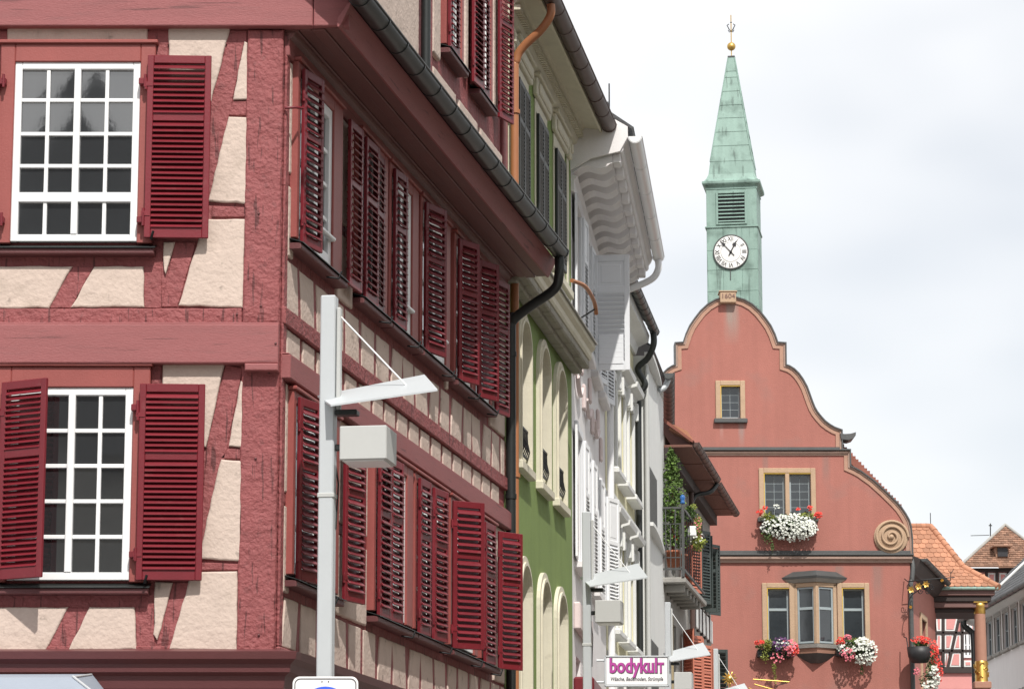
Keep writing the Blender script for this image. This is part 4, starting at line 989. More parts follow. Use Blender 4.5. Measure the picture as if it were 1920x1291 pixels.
# --- clock tower on the ridge
YT = 80.75
tw0 = thing('clock_tower', 'green copper clock tower with pointed spire, gold ball and white clock', 'tower', (onY(1374, 500, YT).x, YT, 15.0))
TM = T((onY(1377, 500, YT + .7).x, YT + .7, 0)) @ RZ(R(-9))
def TZ(v): return onY(1374, v, YT + (.7 if v < 345 else 0)).z
def tp(name, mb, m, parent=None, **k): return part(name, mb, m, parent or tw0, TM, **k)
hw = .685
zb, zc_, zm_ = 15.0, TZ(345), TZ(426)
tp('tower_shaft', MB().box(-hw, hw, -hw, hw, zb, zc_, .012), 'patina')
# sheets on the visible faces, lapped and nailed with open joints
rows_ = [zb, TZ(575), TZ(545), TZ(505), TZ(468), zm_]
for j in range(len(rows_) - 1):
    cuts = [-hw, -.24 + .05 * (j % 2), .27 - .06 * (j % 2), hw]
    for i in range(3):
        tp('copper_sheet', MB().box(cuts[i] + .004, cuts[i + 1] - .004, -hw - .012 - .004 * ((i + j) % 2), -hw + .01, rows_[j] + .004, rows_[j + 1] - .004, .004), 'patina')
    tp('copper_sheet', MB().box(hw - .01, hw + .014, -hw + .01, hw, rows_[j] + .004, rows_[j + 1] - .004, .004), 'patina')
tp('tower_band', MB().box(-hw - .04, hw + .04, -hw - .04, hw + .04, zm_, zm_ + .05, .012), 'patina')
lo = (-.36, .36, TZ(417), TZ(362))
for bx in ((-hw, lo[0] - .02, zm_ + .055, zc_ - .14), (lo[1] + .02, hw, zm_ + .055, zc_ - .14)): tp('copper_sheet', MB().box(bx[0] + .004, bx[1] - .004, -hw - .014, -hw + .01, bx[2], bx[3], .004), 'patina')
lv = tp('louvre', MB().box(lo[0], lo[1], -hw - .008, -hw + .02, lo[2], lo[3]), 'clock_black')
for bx in ((lo[0] - .06, lo[0], lo[2] - .05, lo[3] + .05), (lo[1], lo[1] + .06, lo[2] - .05, lo[3] + .05), (lo[0], lo[1], lo[3], lo[3] + .05), (lo[0], lo[1], lo[2] - .05, lo[2])):
    part('louvre_frame', MB().box(bx[0], bx[1], -hw - .05, -hw + .02, bx[2], bx[3], .008), 'patina', lv, TM)
for k in range(8):
    z = lo[2] + (lo[3] - lo[2]) * (k + .5) / 8
    part('louvre_blade', MB().box(lo[0], lo[1], -.035, .035, -.009, .009, .003, M=T((0, -hw - .03, z)) @ Matrix.Rotation(R(35), 4, 'X')), 'patina', lv, TM)
for z in (zc_ - .13, ): tp('tower_band', MB().box(-hw - .02, hw + .02, -hw - .02, hw + .02, z, z + .035, .01), 'patina')
cw = .77
tp('tower_cornice', MB().add(*(lambda L: ([(x, y, z) for h_, z in L for x, y in ((-h_, -h_), (h_, -h_), (h_, h_), (-h_, h_))], [[i * 4 + k, i * 4 + (k + 1) % 4, (i + 1) * 4 + (k + 1) % 4, (i + 1) * 4 + k] for i in range(len(L) - 1) for k in range(4)]))([(hw, zc_ - .06), (hw + .04, zc_ - .03), (cw, zc_), (cw + .02, zc_ + .03), (cw + .02, zc_ + .09), (cw - .02, zc_ + .10), (0.05, zc_ + .12)])), 'patina')
zk, zp = TZ(311), TZ(109)
prof = [(cw - .02, zc_ + .10), (cw - .09, zc_ + .18), (.62, zc_ + .32), (.575, zk)]
tp('spire_skirt', MB().add(*(lambda L: ([(x, y, z) for h_, z in L for x, y in ((-h_, -h_), (h_, -h_), (h_, h_), (-h_, h_))], [[i * 4 + k, i * 4 + (k + 1) % 4, (i + 1) * 4 + (k + 1) % 4, (i + 1) * 4 + k] for i in range(len(L) - 1) for k in range(4)]))(prof)), 'patina')
lv_ = [zk] + [TZ(v) for v in (281, 254, 227, 202, 175, 148, 136)] + [zp]
for j in range(len(lv_) - 1):
    def hwz(z): return .57 + (.085 - .57) * (z - zk) / (zp - zk)
    h0, h1 = hwz(lv_[j]) + .012, hwz(lv_[j + 1]) + .002
    tp('spire_course', MB().add([(x, y, lv_[j] + .003) for x, y in ((-h0, -h0), (h0, -h0), (h0, h0), (-h0, h0))] + [(x, y, lv_[j + 1]) for x, y in ((-h1, -h1), (h1, -h1), (h1, h1), (-h1, h1))], [(0, 1, 2, 3), (4, 5, 6, 7)] + [[k, (k + 1) % 4, 4 + (k + 1) % 4, 4 + k] for k in range(4)]), 'patina')
sd = MB()
for sx_, sy_ in ((-1, -1), (1, -1), (-1, 1), (1, 1)): sd.tube([(sx_ * .575, sy_ * .575, zk), (sx_ * .088, sy_ * .088, zp)], .018, 6)
tp('spire_hips', sd, 'patina', stuff=True)
tp('spire_cap', MB().box(-.10, .10, -.10, .10, zp, zp + .05, .01), 'lead')
zb_ = TZ(87)
tp('gold_ball', MB().lathe([(0.0, -.13)] + [(.118 * math.sin(math.pi * k / 12), -.118 * math.cos(math.pi * k / 12)) for k in range(1, 12)] + [(0, .118)], (0, 0, zb_), 20), 'gold')
tp('finial_rod', MB().tube([(0, 0, zp + .04), (0, 0, TZ(28))], .014, 8), 'gold')
fi = MB()
for sg in (-1, 1):
    fi.tube([(0, 0, TZ(60)), (sg * .06, 0, TZ(54)), (sg * .11, 0, TZ(47)), (sg * .06, 0, TZ(45))], .014, 6); fi.tube([(0, 0, TZ(58)), (sg * .05, 0, TZ(60)), (sg * .08, 0, TZ(56))], .012, 6)
fi.lathe([(0, -.03), (.03, 0), (0, .03)], (0, 0, TZ(42)), 8); tp('finial_ornament', fi, 'iron')
# the clock
cc = Vector((-.03, -hw - .02, TZ(472))); cr = .465
ck = tp('clock_face', MB().lathe([(0, -.035), (cr - .02, -.035), (cr, -.03), (cr, .02)], cc, 48, 'y'), 'clock_white')
part('clock_rim', MB().tube([cc + Vector((cr * math.cos(a), -.025, cr * math.sin(a))) for a in [2 * math.pi * k / 48 for k in range(49)]], .022, 8, cap=False), 'lead', ck, TM)
part('chapter_ring', MB().tube([cc + Vector((cr * .58 * math.cos(a), -.037, cr * .58 * math.sin(a))) for a in [2 * math.pi * k / 48 for k in range(49)]], .005, 4, cap=False), 'lead', ck, TM)
for k, nm in enumerate(['XII', 'I', 'II', 'III', 'IV', 'V', 'VI', 'VII', 'VIII', 'IX', 'X', 'XI']):
    a = R(30 * k); p = cc + Vector((cr * .77 * math.sin(a), -.04, cr * .77 * math.cos(a)))
    part('numeral', text_mesh(nm, .17, .003, .001, 'numeral', .8), 'clock_black', ck, TM @ T(p) @ Matrix.Rotation(a, 4, 'Y') @ UPRIGHT)
def hand(name, deg, ln_, w, tail):
    M_ = TM @ T(cc + Vector((0, -.05, 0))) @ Matrix.Rotation(R(deg), 4, 'Y')
    part(name, MB().prism([(-w, -tail), (w, -tail), (w, ln_ * .55), (w * 4.2, ln_ * .62), (w * 1.2, ln_ * .82), (w * .5, ln_), (-w * .5, ln_), (-w * 1.2, ln_ * .82), (-w * 4.2, ln_ * .62), (-w, ln_ * .55)], -.008, .004), 'clock_black', ck, M_)
hand('minute_hand', -42, cr * .93, .011, .14); hand('hour_hand', 27, cr * .72, .015, .12)
part('clock_hub', MB().lathe([(0, -.075), (.035, -.07), (.035, -.04)], cc, 12, 'y'), 'clock_black', ck, TM)
tp('clock_drain', MB().tube([(cc.x - .02, -hw - .03, cc.z - cr - .02), (cc.x - .02, -hw - .03, cc.z - cr - .3)], .012, 6), 'lead')

# ================================================================== porch with orange roof and gilded column
YP = 86.0
def PX(u, v, Y=YP): return onY(u, v, Y)
por = thing('porch', 'porch with orange tiled hip roof on a sandstone column with gilded capital', 'porch', (PX(1805, 1200).x, YP, 0))
xl, xr = PX(1738, 1100).x, PX(1866, 1100).x; ze = PX(1800, 1103).z
xm = PX(1855, 1140).x
def pbox(name, u0, u1, v0, v1, y0, y1, m, c=.02):
    return part(name, MB().box(PX(u0, v0).x, PX(u1, v0).x, YP + y0, YP + y1, PX(u0, v1).z, PX(u0, v0).z, c), m, por)
pbox('entablature', 1742, 1864, 1104, 1116, -.12, 2.2, 'porch_wood'); pbox('entablature', 1744, 1858, 1116, 1127, -.06, 2.2, 'black_timber'); pbox('entablature', 1745, 1853, 1127, 1138, 0, 2.2, 'porch_wood'); pbox('entablature', 1748, 1848, 1138, 1146, .12, 2.0, 'black_timber')
part('gutter', MB().tube([(xl, YP - .18, ze), (xr + .05, YP - .18, ze)], .05, 10), 'patina', por)
# roof slopes: front face and the hip to the right
zr = PX(1745, 986, YP + 2.0).z; xh = PX(1745, 986, YP + 2.0).x; xrl = PX(1690, 986, YP + 2.0).x
A0, A1, B1, B0 = Vector((xl - .9, YP - .2, ze + .03)), Vector((xr + .06, YP - .2, ze + .03)), Vector((xh, YP + 2.0, zr)), Vector((xrl, YP + 2.0, zr))
C1 = PX(1806, 1062, YP + .72); C0 = Vector((A0.x, C1.y, C1.z)); dn_ = Vector((0, 0, -.04))
rf = part('roof', MB().add([p + dn_ for p in (A0, A1, C1, C0, B1, B0, A1 + Vector((0, 4.4, 0)), C1 + Vector((0, 2.6, 0)))], [(0, 1, 2, 3), (3, 2, 4, 5), (1, 6, 7, 2), (2, 7, 4)]), 'orange_tile', por)
tile = MB(); tw_, tl_ = .19, .34
pts = [(-tw_ / 2, tl_ * .7), (-tw_ / 2, -tl_ * .15)] + [(tw_ / 2 * math.cos(math.pi + math.pi * k / 6), -tl_ * .15 + tl_ * .15 * math.sin(math.pi + math.pi * k / 6)) for k in range(1, 6)] + [(tw_ / 2, -tl_ * .15), (tw_ / 2, tl_ * .7)]
n = len(pts); tile.add([(x * .96, y, 0) for x, y in pts] + [(x * .96, y, .03) for x, y in pts], [list(range(n)), list(range(n, 2 * n))] + [[i, (i + 1) % n, n + (i + 1) % n, n + i] for i in range(n)])
tme = tile.mesh('roof_tile'); tme.materials.append(MATS['orange_tile']); count = 0; odd = 0
for (P0, P1, Q1, Q0) in ((A0, A1, C1, C0), (C0, C1, B1, B0)):
    up_ = Q0 - P0; up_.x = 0; uy = up_.normalized(); un = Vector((1, 0, 0)).cross(uy); nrow = max(1, round(up_.length / .20))
    for r_ in range(nrow):
        t = (r_ + .5) / nrow; xr_ = P1.x + (Q1.x - P1.x) * t; odd += 1
        x = PX(1702, 1050, YP + 1).x + (tw_ / 2 if odd % 2 else 0); p = P0 + up_ * t
        while x < xr_ - .02:
            M_ = Matrix(((1, 0, 0, x), (0, uy.y, un.y, p.y), (0, uy.z, un.z, p.z), (0, 0, 0, 1))) @ Matrix.Rotation(R(-4.5), 4, 'X') @ Matrix.Rotation(random.uniform(-.025, .025), 4, 'Z')
            if count < 300: part('roof_tile', tme, 'orange_tile', rf, M_); count += 1
            x += tw_
for (P0, P1, nh) in ((A1, C1, 4), (C1, B1, 8)):
    hd = P1 - P0
    for k in range(nh):
        p, q = P0 + hd * (k / nh), P0 + hd * ((k + 1.12) / nh); part('hip_tile', MB().tube([p, q], .09, 10, rad=[.105, .085]), 'orange_tile', rf)
for k in range(6):
    p = B0 + (B1 - B0) * (k / 6); q = B0 + (B1 - B0) * ((k + 1.1) / 6); part('ridge_tile', MB().tube([p, q], .09, 10, rad=[.10, .085]), 'orange_tile', rf)
part('lightning_rod', MB().tube([B1, B1 + Vector((0, 0, .40))], .012, 6), 'iron', por)
part('weather_ornament', MB().tube([PX(1782, 1088, YP - .1), PX(1783, 1070, YP - .1)], .01, 6).tube([PX(1778, 1068, YP - .1), PX(1783, 1074, YP - .1), PX(1788, 1066, YP - .1)], .012, 6), 'iron', por)
cx_, cy_ = PX(1840, 1200).x, YP + .15
def cz(v): return onY(1840, v, cy_).z
col = part('column', MB().lathe([(.165, cz(1238)), (.165, cz(1200)), (.155, cz(1150))], (cx_, cy_, 0), 20), 'column_stone', por)
part('capital', MB().lathe([(.155, cz(1150)), (.17, cz(1148)), (.16, cz(1143)), (.19, cz(1137)), (.20, cz(1131)), (.175, cz(1130))], (cx_, cy_, 0), 20).box(cx_ - .2, cx_ + .2, cy_ - .2, cy_ + .2, cz(1130), cz(1126.5), .01), 'gold', col)
og = MB().lathe([(.165, cz(1238)), (.18, cz(1240)), (.18, cz(1275)), (.19, cz(1277))], (cx_, cy_, 0), 20)
for k in range(18):
    a = R(k * 47); z = cz(1244) + (cz(1272) - cz(1244)) * ((k * 7) % 18) / 18; og.tube([(cx_ + .19 * math.cos(a), cy_ + .19 * math.sin(a), z), (cx_ + .20 * math.cos(a + .4), cy_ + .20 * math.sin(a + .4), z + .07), (cx_ + .19 * math.cos(a + .7), cy_ + .19 * math.sin(a + .7), z + .02)], .02, 6)
part('gilded_drum', og, 'gold', col)
part('pedestal', MB().box(cx_ - .24, cx_ + .24, cy_ - .24, cy_ + .24, cz(1290), cz(1277), .02).box(cx_ - .21, cx_ + .21, cy_ - .21, cy_ + .21, 0, cz(1290), .02), 'column_stone', col)
pts = [(1744, 1146), (1753, 1146), (1755, 1165), (1758, 1185), (1758, 1197), (1752, 1203), (1748, 1190), (1744, 1180)]
part('console', MB().prism([(PX(u, v).x, PX(u, v).z) for u, v in pts], YP + .1, YP + .45, .02), 'black_timber', por)

# ================================================================== pink half-timbered house behind
YK = 104.0
def KX(u, v, Y=YK): return onY(u, v, Y)
pnk = thing('pink_house', 'pink half-timbered house with black timbers and a brown tiled hip roof, behind the porch', 'house', (KX(1830, 1200).x, YK, 0))
def kprism(name, pts, y0, y1, m, c=.0, parent=None):
    return part(name, MB().prism([(KX(u, v).x, KX(u, v).z) for u, v in pts], YK + y0, YK + y1, c), m, parent or pnk)
kprism('wall', [(1690, 1290), (1960, 1290), (1960, 1064), (1690, 1064)], 0, 6, 'pink_plaster')
part('ground_floor_wall', MB().box(KX(1690, 1291).x, KX(1960, 1291).x, YK + .01, YK + 6, 0, KX(0, 1290).z), 'pink_plaster', pnk)
def kbeam(u0, v0, u1, v1, w):
    a, b = KX(u0, v0), KX(u1, v1); d = Vector((b.x - a.x, b.z - a.z)).normalized(); nn = Vector((-d.y, d.x)) * (w / 2 * .0184)
    part('beam', MB().prism([(a.x + nn.x, a.z + nn.y), (b.x + nn.x, b.z + nn.y), (b.x - nn.x, b.z - nn.y), (a.x - nn.x, a.z - nn.y)], YK - .10, YK + .0, .01), 'black_timber', pnk)
def kpanel(pts):
    P = [(KX(u, v).x, KX(u, v).z) for u, v in pts]
    o = part('panel', MB().prism(P, YK - .05, YK, .01), 'off_white_render', pnk); part('panel_field', MB().prism(inset(P, .055), YK - .065, YK - .04, .006), 'pink_plaster', o)
kbeam(1700, 1150, 1825, 1150, 6); kbeam(1700, 1185, 1825, 1185, 4.5); kbeam(1700, 1219, 1825, 1219, 4.5); kbeam(1755, 1255, 1828, 1255, 11)
kbeam(1768, 1146, 1768, 1252, 5); kbeam(1804, 1146, 1804, 1252, 5); kbeam(1799, 1153, 1777, 1250, 5); kbeam(1756, 1220, 1764, 1250, 4)
for P in ([(1754, 1154), (1765, 1154), (1765, 1182), (1756, 1182)], [(1771, 1154), (1796, 1154), (1790, 1182), (1771, 1182)], [(1755, 1188), (1765, 1188), (1765, 1216), (1754, 1216)], [(1771, 1188), (1788, 1188), (1782, 1216), (1771, 1216)],
          [(1793, 1188), (1801, 1188), (1801, 1216), (1787, 1216)], [(1786, 1222), (1801, 1222), (1801, 1249), (1779, 1249)], [(1771, 1222), (1779, 1222), (1773, 1249), (1771, 1249)], [(1807, 1237), (1822, 1237), (1822, 1249), (1807, 1249)], [(1754, 1143), (1770, 1143), (1773, 1147), (1754, 1147)], [(1776, 1143), (1808, 1143), (1808, 1147), (1778, 1147)]): kpanel(P)
a, b = KX(1805, 1232), KX(1822, 1165); window(pnk, T((0, YK, 0)), a.x, b.x, a.z, b.z, 2, 3, -.02, fw=.09, mw=.03)
kbeam(1820, 1068, 1950, 1068, 7); kbeam(1840, 1096, 1950, 1096, 4)
for u in (1849, 1869, 1890, 1912): kbeam(u, 1070, u, 1096, 4.5)
for u in (1852, 1873, 1893): kpanel([(u, 1073), (u + 14, 1073), (u + 14, 1094), (u, 1094)])
# hip roof facing the square
E0, E1 = KX(1800, 1062, YK - .5), KX(1985, 1062, YK - .5); AP = KX(1885, 985, YK + 2.4)
rf = part('roof', MB().add([E0, E1, AP, AP + Vector((0, 5, 0)), E0 + Vector((0, 9, 0)), E1 + Vector((0, 9, 0))], [(0, 1, 2), (0, 2, 3, 4), (1, 5, 3, 2)]), 'brown_tile', pnk)
tl = MB(); nr = 22; dirv = Vector((0, AP.y - E0.y, AP.z - E0.z)); dn = dirv.normalized(); nrm = Vector((0, -dn.z, dn.y))
for r_ in range(nr):
    t = (r_ + .3) / nr; x0 = E0.x + (AP.x - E0.x) * t; x1 = E1.x + (AP.x - E1.x) * t; x = x0 + random.uniform(0, .08)
    while x < x1 - .08:
        w = .16; p = Vector((x, E0.y + dirv.y * t, E0.z + dirv.z * t)) + nrm * .01
        q = [p, p + Vector((w * .95, 0, 0)), p + Vector((w * .95, 0, 0)) + dn * .16 - nrm * .0, p + dn * .16]
        o_ = nrm * random.uniform(.03, .045); tl.add([q[0] + o_, q[1] + o_, q[2] + nrm * .005, q[3] + nrm * .005, q[0], q[1]], [(0, 1, 2, 3), (0, 1, 5, 4)]); x += w
part('roof_tiles', tl, 'brown_tile', rf, stuff=True)
for P0 in (E0, E1):
    part('hip_ridge', MB().tube([P0 + Vector((0, 0, .05)), AP + Vector((0, 0, .05))], .05, 8), 'weathered_grey', rf)
dm = part('dormer', MB().box(KX(1868, 1045).x, KX(1892, 1045).x, YK + .05, YK + 2, KX(0, 1043).z, KX(0, 1024).z).box(KX(1862, 1045).x, KX(1898, 1045).x, YK - .15, YK + 2.0, KX(0, 1024).z, KX(0, 1021).z, .01), 'brown_tile', rf)
part('dormer_opening', MB().box(KX(1871, 1045).x, KX(1890, 1045).x, YK - .0, YK + .06, KX(0, 1042).z, KX(0, 1026).z), 'clock_black', rf)
part('aerial', MB().tube([KX(1857, 1010, YK + 2), KX(1857, 980, YK + 2)], .02, 6).tube([KX(1820, 1003, YK + 2), KX(1855, 1002, YK + 2)], .012, 5).tube([KX(1854, 984, YK + 2), KX(1860, 984, YK + 2)], .02, 5), 'iron', pnk)

# ================================================================== white row house on the right
RW = Fac((14.85, 97.0), D=(.030, -1.0))
rw = thing('white_row_house', 'long white house with grey slate roof and plain windows at the right edge', 'house', (*RW.xy(0), 0))
rp_ = fpart(RW, rw)
zE = RW.on(1886, 1118, .36)[1]
up0 = [(1851, 1860, 1166, 1228), (1865, 1876, 1155, 1222), (1882, 1892, 1146, 1214), (1898, 1909, 1136, 1207)]
wins = []
for (u0, u1, v0, v1) in up0:
    um, vm = (u0 + u1) / 2, (v0 + v1) / 2; a, b = RW.on(u0, vm)[0], RW.on(u1, vm)[0]; c, d = RW.on(um, v1)[1], RW.on(um, v0)[1]; wins.append((a, b, c, d))
zc2, zd2 = sum(w[2] for w in wins) / 4, sum(w[3] for w in wins) / 4; sp0 = (wins[-1][0] - wins[0][0]) / 3; wd = sum(w[1] - w[0] for w in wins) / 4
ops = []
for k in range(-1, 7):
    a = wins[0][0] + sp0 * k
    if a < .2: continue
    for dz in (0, -2.55, -5.1): ops.append((a, a + wd, zc2 + dz, zd2 + dz))
RLn = wins[0][0] + sp0 * 7 + .5
rp_('wall', MB().wall(-1.2, RLn, 0, zE, ops, .12, thick=4), 'white_render')
for (a, b, c, d) in ops:
    window(rw, RW.M, a, b, c, d, 2, 2, .10, 'grey_frame', 'old_glass', .05, onepane=True)
    for bx in ((a - .12, a - .002, c - .02, d + .12), (b + .002, b + .12, c - .02, d + .12), (a - .002, b + .002, d + .002, d + .12)): rp_('window_surround', MB().box(bx[0], bx[1], -.03, 0, bx[2], bx[3], .008), 'weathered_grey')
    rp_('sill', MB().box(a - .14, b + .14, -.10, .05, c - .12, c - .025, .01), 'weathered_grey')
part('eaves', MB().sweep([(0, zE - .12), (.05, zE - .12), (.28, zE - .02), (.3, zE + .06), (0, zE + .1)], [RW.xy(-1.2), RW.xy(RLn)], True), 'off_white_render', rw)
gutter(rw, RW, -1.3, RLn, .36, zE + .06, .08, 'dark_metal', .9)
rf = part('roof', MB().sweep([(.32, zE + .1), (.34, zE + .12), (-3.2, zE + 3.4), (-3.2, zE + 3.3)], [RW.xy(-1.3), RW.xy(RLn)], True), 'slate', rw)
tl = MB()
for r_ in range(17):
    o0 = .34 - r_ * .2; z_ = zE + .13 + r_ * .187
    s = -1.3 + (.15 if r_ % 2 else 0)
    while s < RLn:
        h_ = random.uniform(.02, .035); p0, p1 = RW.xy(s, o0), RW.xy(s + .29, o0); q0, q1 = RW.xy(s, o0 - .22), RW.xy(s + .29, o0 - .22)
        tl.add([(*p0, z_ + h_), (*p1, z_ + h_), (*q1, z_ + .21), (*q0, z_ + .21), (*p0, z_), (*p1, z_)], [(0, 1, 2, 3), (0, 1, 5, 4)]); s += .3
part('roof_slates', tl, 'slate', rf, stuff=True)
part('verge_flashing', MB().tube([(*RW.xy(3.4, .36), zE + .3), (*RW.xy(3.4, -1.6), zE + 2.1)], .05, 6), 'off_white_render', rf)
for s in (-1.0, -.6):
    P = [(s, .36, zE), (s, .36, zE - .15), (s + .05, .15, zE - .35), (s + .1, .08, zE - .6), (s + .1, .08, zE - 2.5)]
    part('downpipe', MB().tube(smooth_path([(*RW.xy(a, o), z) for a, o, z in P], 4), .06, 8).tube([(*RW.xy(s + .1, .08), zE - 2.5), (*RW.xy(s + .1, .08), 0)], .06, 8), 'dark_metal', rw)

# ================================================================== flowers and plants
def leaves(mb, c, rad, n, size, droop=0.0):
    for _ in range(n):
        while True:
            q = Vector((random.uniform(-1, 1), random.uniform(-1, 1), random.uniform(-1, 1)))
            if q.length <= 1: break
        q = q * (.55 + .45 * random.random()) if q.length > .5 else q
        p = Vector(c) + Vector((q.x * rad[0], q.y * rad[1], q.z * rad[2])); s = size * random.uniform(.6, 1.3)
        a = Vector((random.gauss(0, 1), random.gauss(0, 1) - .4, random.gauss(0, .7) - droop)).normalized(); b = a.cross(Vector((random.gauss(0, 1), random.gauss(0, 1), random.gauss(0, 1)))).normalized(); nn = a.cross(b) * .18
        mb.add([p - a * s * .5, p + b * s * .3 + nn * s, p + a * s * .5, p - b * s * .3 + nn * s], [(0, 1, 2, 3)])
def flowers(mb, c, rad, n, size):
    for _ in range(n):
        th = random.uniform(0, 2 * math.pi); r = math.sqrt(random.random())
        x, z = math.cos(th) * r, math.sin(th) * r; y = -math.sqrt(max(0, 1 - r * r)) * random.uniform(.75, 1.1)
        p = Vector(c) + Vector((x * rad[0], y * rad[1], z * rad[2])); d = Vector((x * .6 + random.gauss(0, .3), -1 + random.gauss(0, .2), .35 + z * .5 + random.gauss(0, .3))).normalized()
        a = d.cross(Vector((0, 0, 1))).normalized(); b = a.cross(d); s = size * random.uniform(.75, 1.2) / 2
        vs = [p]; k0 = random.random()
        for k in range(10):
            t = 2 * math.pi * (k / 10 + k0); rr = s * (1 if k % 2 == 0 else .72); vs.append(p + a * math.cos(t) * rr + b * math.sin(t) * rr + d * s * .35)
        mb.add(vs, [(0, k + 1, (k + 1) % 10 + 1) for k in range(10)])
def planting(th_, Y, blobs, k):
    """blobs: (material, 'leaf'|'flower', u, v, ru, rv, n, size, depth)"""
    acc = {}
    for (m, kind, u, v, ru, rv, n_, size, dy) in blobs:
        mb = acc.setdefault((m, kind), MB()); c = onY(u, v, Y)
        (leaves if kind == 'leaf' else flowers)(mb, c, (ru * k, dy, rv * k), n_, size)
    for (m, kind), mb in acc.items(): part('foliage' if kind == 'leaf' else 'blossoms', mb, m, th_, stuff=True)
K80 = .0143
def flower_box(label, u0, u1, v, blobs, Y=79.72):
    a, b = onY(u0, v, Y), onY(u1, v, Y)
    t = thing('flower_box', label, 'flower box', ((a.x + b.x) / 2, Y, a.z - .12), 'flower boxes on the town hall windows')
    part('trough', MB().box(a.x, b.x, Y - .02, 79.98, a.z - .20, a.z, .02), 'black_plastic', t)
    for x in (a.x + .15, b.x - .15): part('bracket', MB().box(x - .015, x + .015, Y + .0, 79.99, a.z - .23, a.z - .20), 'iron', t)
    planting(t, Y - .06, blobs, K80); return t
flower_box('window box of white petunias with red geraniums at both ends, under the double gable window', 1426, 1532, 982,
    [('leaf_green', 'leaf', 1480, 978, 56, 20, 700, .075, .22), ('leaf_dark', 'leaf', 1482, 995, 46, 18, 350, .07, .2), ('leaf_yellow', 'leaf', 1440, 968, 18, 10, 160, .07, .2), ('leaf_yellow', 'leaf', 1512, 965, 20, 8, 130, .07, .2), ('leaf_green', 'leaf', 1438, 1000, 13, 22, 200, .06, .16), ('leaf_green', 'leaf', 1448, 1025, 4, 16, 60, .05, .06),
     ('petal_white', 'flower', 1486, 988, 44, 26, 270, .072, .30), ('petal_white', 'flower', 1440, 985, 14, 14, 30, .07, .25), ('petal_white', 'flower', 1506, 992, 26, 20, 100, .072, .30), ('petal_white', 'flower', 1455, 950, 8, 4, 10, .05, .2),
     ('petal_red', 'flower', 1424, 960, 6, 5, 22, .07, .15), ('petal_red', 'flower', 1434, 951, 4, 3, 10, .06, .15), ('petal_red', 'flower', 1534, 966, 8, 6, 34, .07, .2), ('petal_red', 'flower', 1518, 952, 5, 4, 16, .06, .15), ('petal_red', 'flower', 1496, 955, 4, 3, 10, .06, .15)])
flower_box('window box with yellow-green trailing leaves and dark pink petunias, left of the oriel', 1420, 1490, 1216,
    [('leaf_dark', 'leaf', 1464, 1218, 32, 20, 420, .07, .22), ('leaf_yellow', 'leaf', 1440, 1208, 15, 14, 320, .065, .22), ('leaf_yellow', 'leaf', 1434, 1228, 10, 14, 120, .05, .16), ('leaf_yellow', 'leaf', 1452, 1252, 6, 16, 90, .05, .08), ('leaf_yellow', 'leaf', 1454, 1272, 3, 10, 40, .045, .05), ('leaf_green', 'leaf', 1422, 1212, 8, 6, 60, .06, .16),
     ('petal_red', 'flower', 1424, 1204, 9, 4, 36, .065, .18), ('petal_pink', 'flower', 1480, 1214, 16, 16, 60, .075, .28), ('petal_purple', 'flower', 1464, 1208, 18, 14, 60, .07, .28), ('petal_red', 'flower', 1486, 1218, 10, 14, 34, .07, .26), ('petal_white', 'flower', 1464, 1206, 18, 10, 14, .06, .28), ('petal_pink', 'flower', 1458, 1232, 16, 10, 18, .065, .25)])
flower_box('window box of white petunias with pink blossoms at its left, right of the oriel', 1568, 1640, 1214,
    [('leaf_green', 'leaf', 1604, 1212, 38, 22, 520, .07, .22), ('leaf_yellow', 'leaf', 1606, 1200, 18, 8, 160, .065, .2), ('leaf_green', 'leaf', 1616, 1256, 4, 16, 60, .045, .06),
     ('petal_white', 'flower', 1620, 1220, 24, 26, 170, .072, .30), ('petal_red', 'flower', 1575, 1202, 8, 8, 36, .065, .2), ('petal_pink', 'flower', 1588, 1194, 8, 4, 26, .065, .2), ('petal_pink', 'flower', 1588, 1226, 14, 12, 46, .07, .28), ('petal_white', 'flower', 1582, 1216, 12, 8, 18, .06, .28)])
hb = thing('hanging_basket', 'black hanging basket spilling red and white flowers at the hall corner', 'flower basket', (onY(1724, 1230, 79.4).x, 79.4, onY(1724, 1240, 79.4).z))
c = onY(1724, 1212, 79.4); part('basket', MB().lathe([(.0, -.42), (.2, -.40), (.3, -.25), (.33, 0), (.29, 0), (.2, -.3), (0, -.33)], c, 18), 'black_plastic', hb)
part('hanger', MB().tube([c + Vector((-.3, 0, 0)), c + Vector((-.32, .1, .25)), c + Vector((-.36, .3, .3))], .015, 6), 'iron', hb)
planting(hb, 79.35, [('leaf_green', 'leaf', 1726, 1206, 18, 7, 200, .07, .3), ('leaf_green', 'leaf', 1746, 1245, 12, 40, 420, .06, .25), ('leaf_dark', 'leaf', 1740, 1275, 20, 22, 260, .06, .25), ('petal_red', 'flower', 1726, 1200, 18, 7, 60, .07, .3), ('petal_red', 'flower', 1750, 1222, 8, 22, 70, .065, .3), ('petal_red', 'flower', 1760, 1255, 6, 22, 40, .065, .3), ('petal_pink', 'flower', 1718, 1256, 6, 8, 14, .06, .2),
    ('petal_white', 'flower', 1752, 1266, 9, 24, 90, .075, .3), ('petal_white', 'flower', 1742, 1284, 14, 10, 40, .075, .3)], K80)
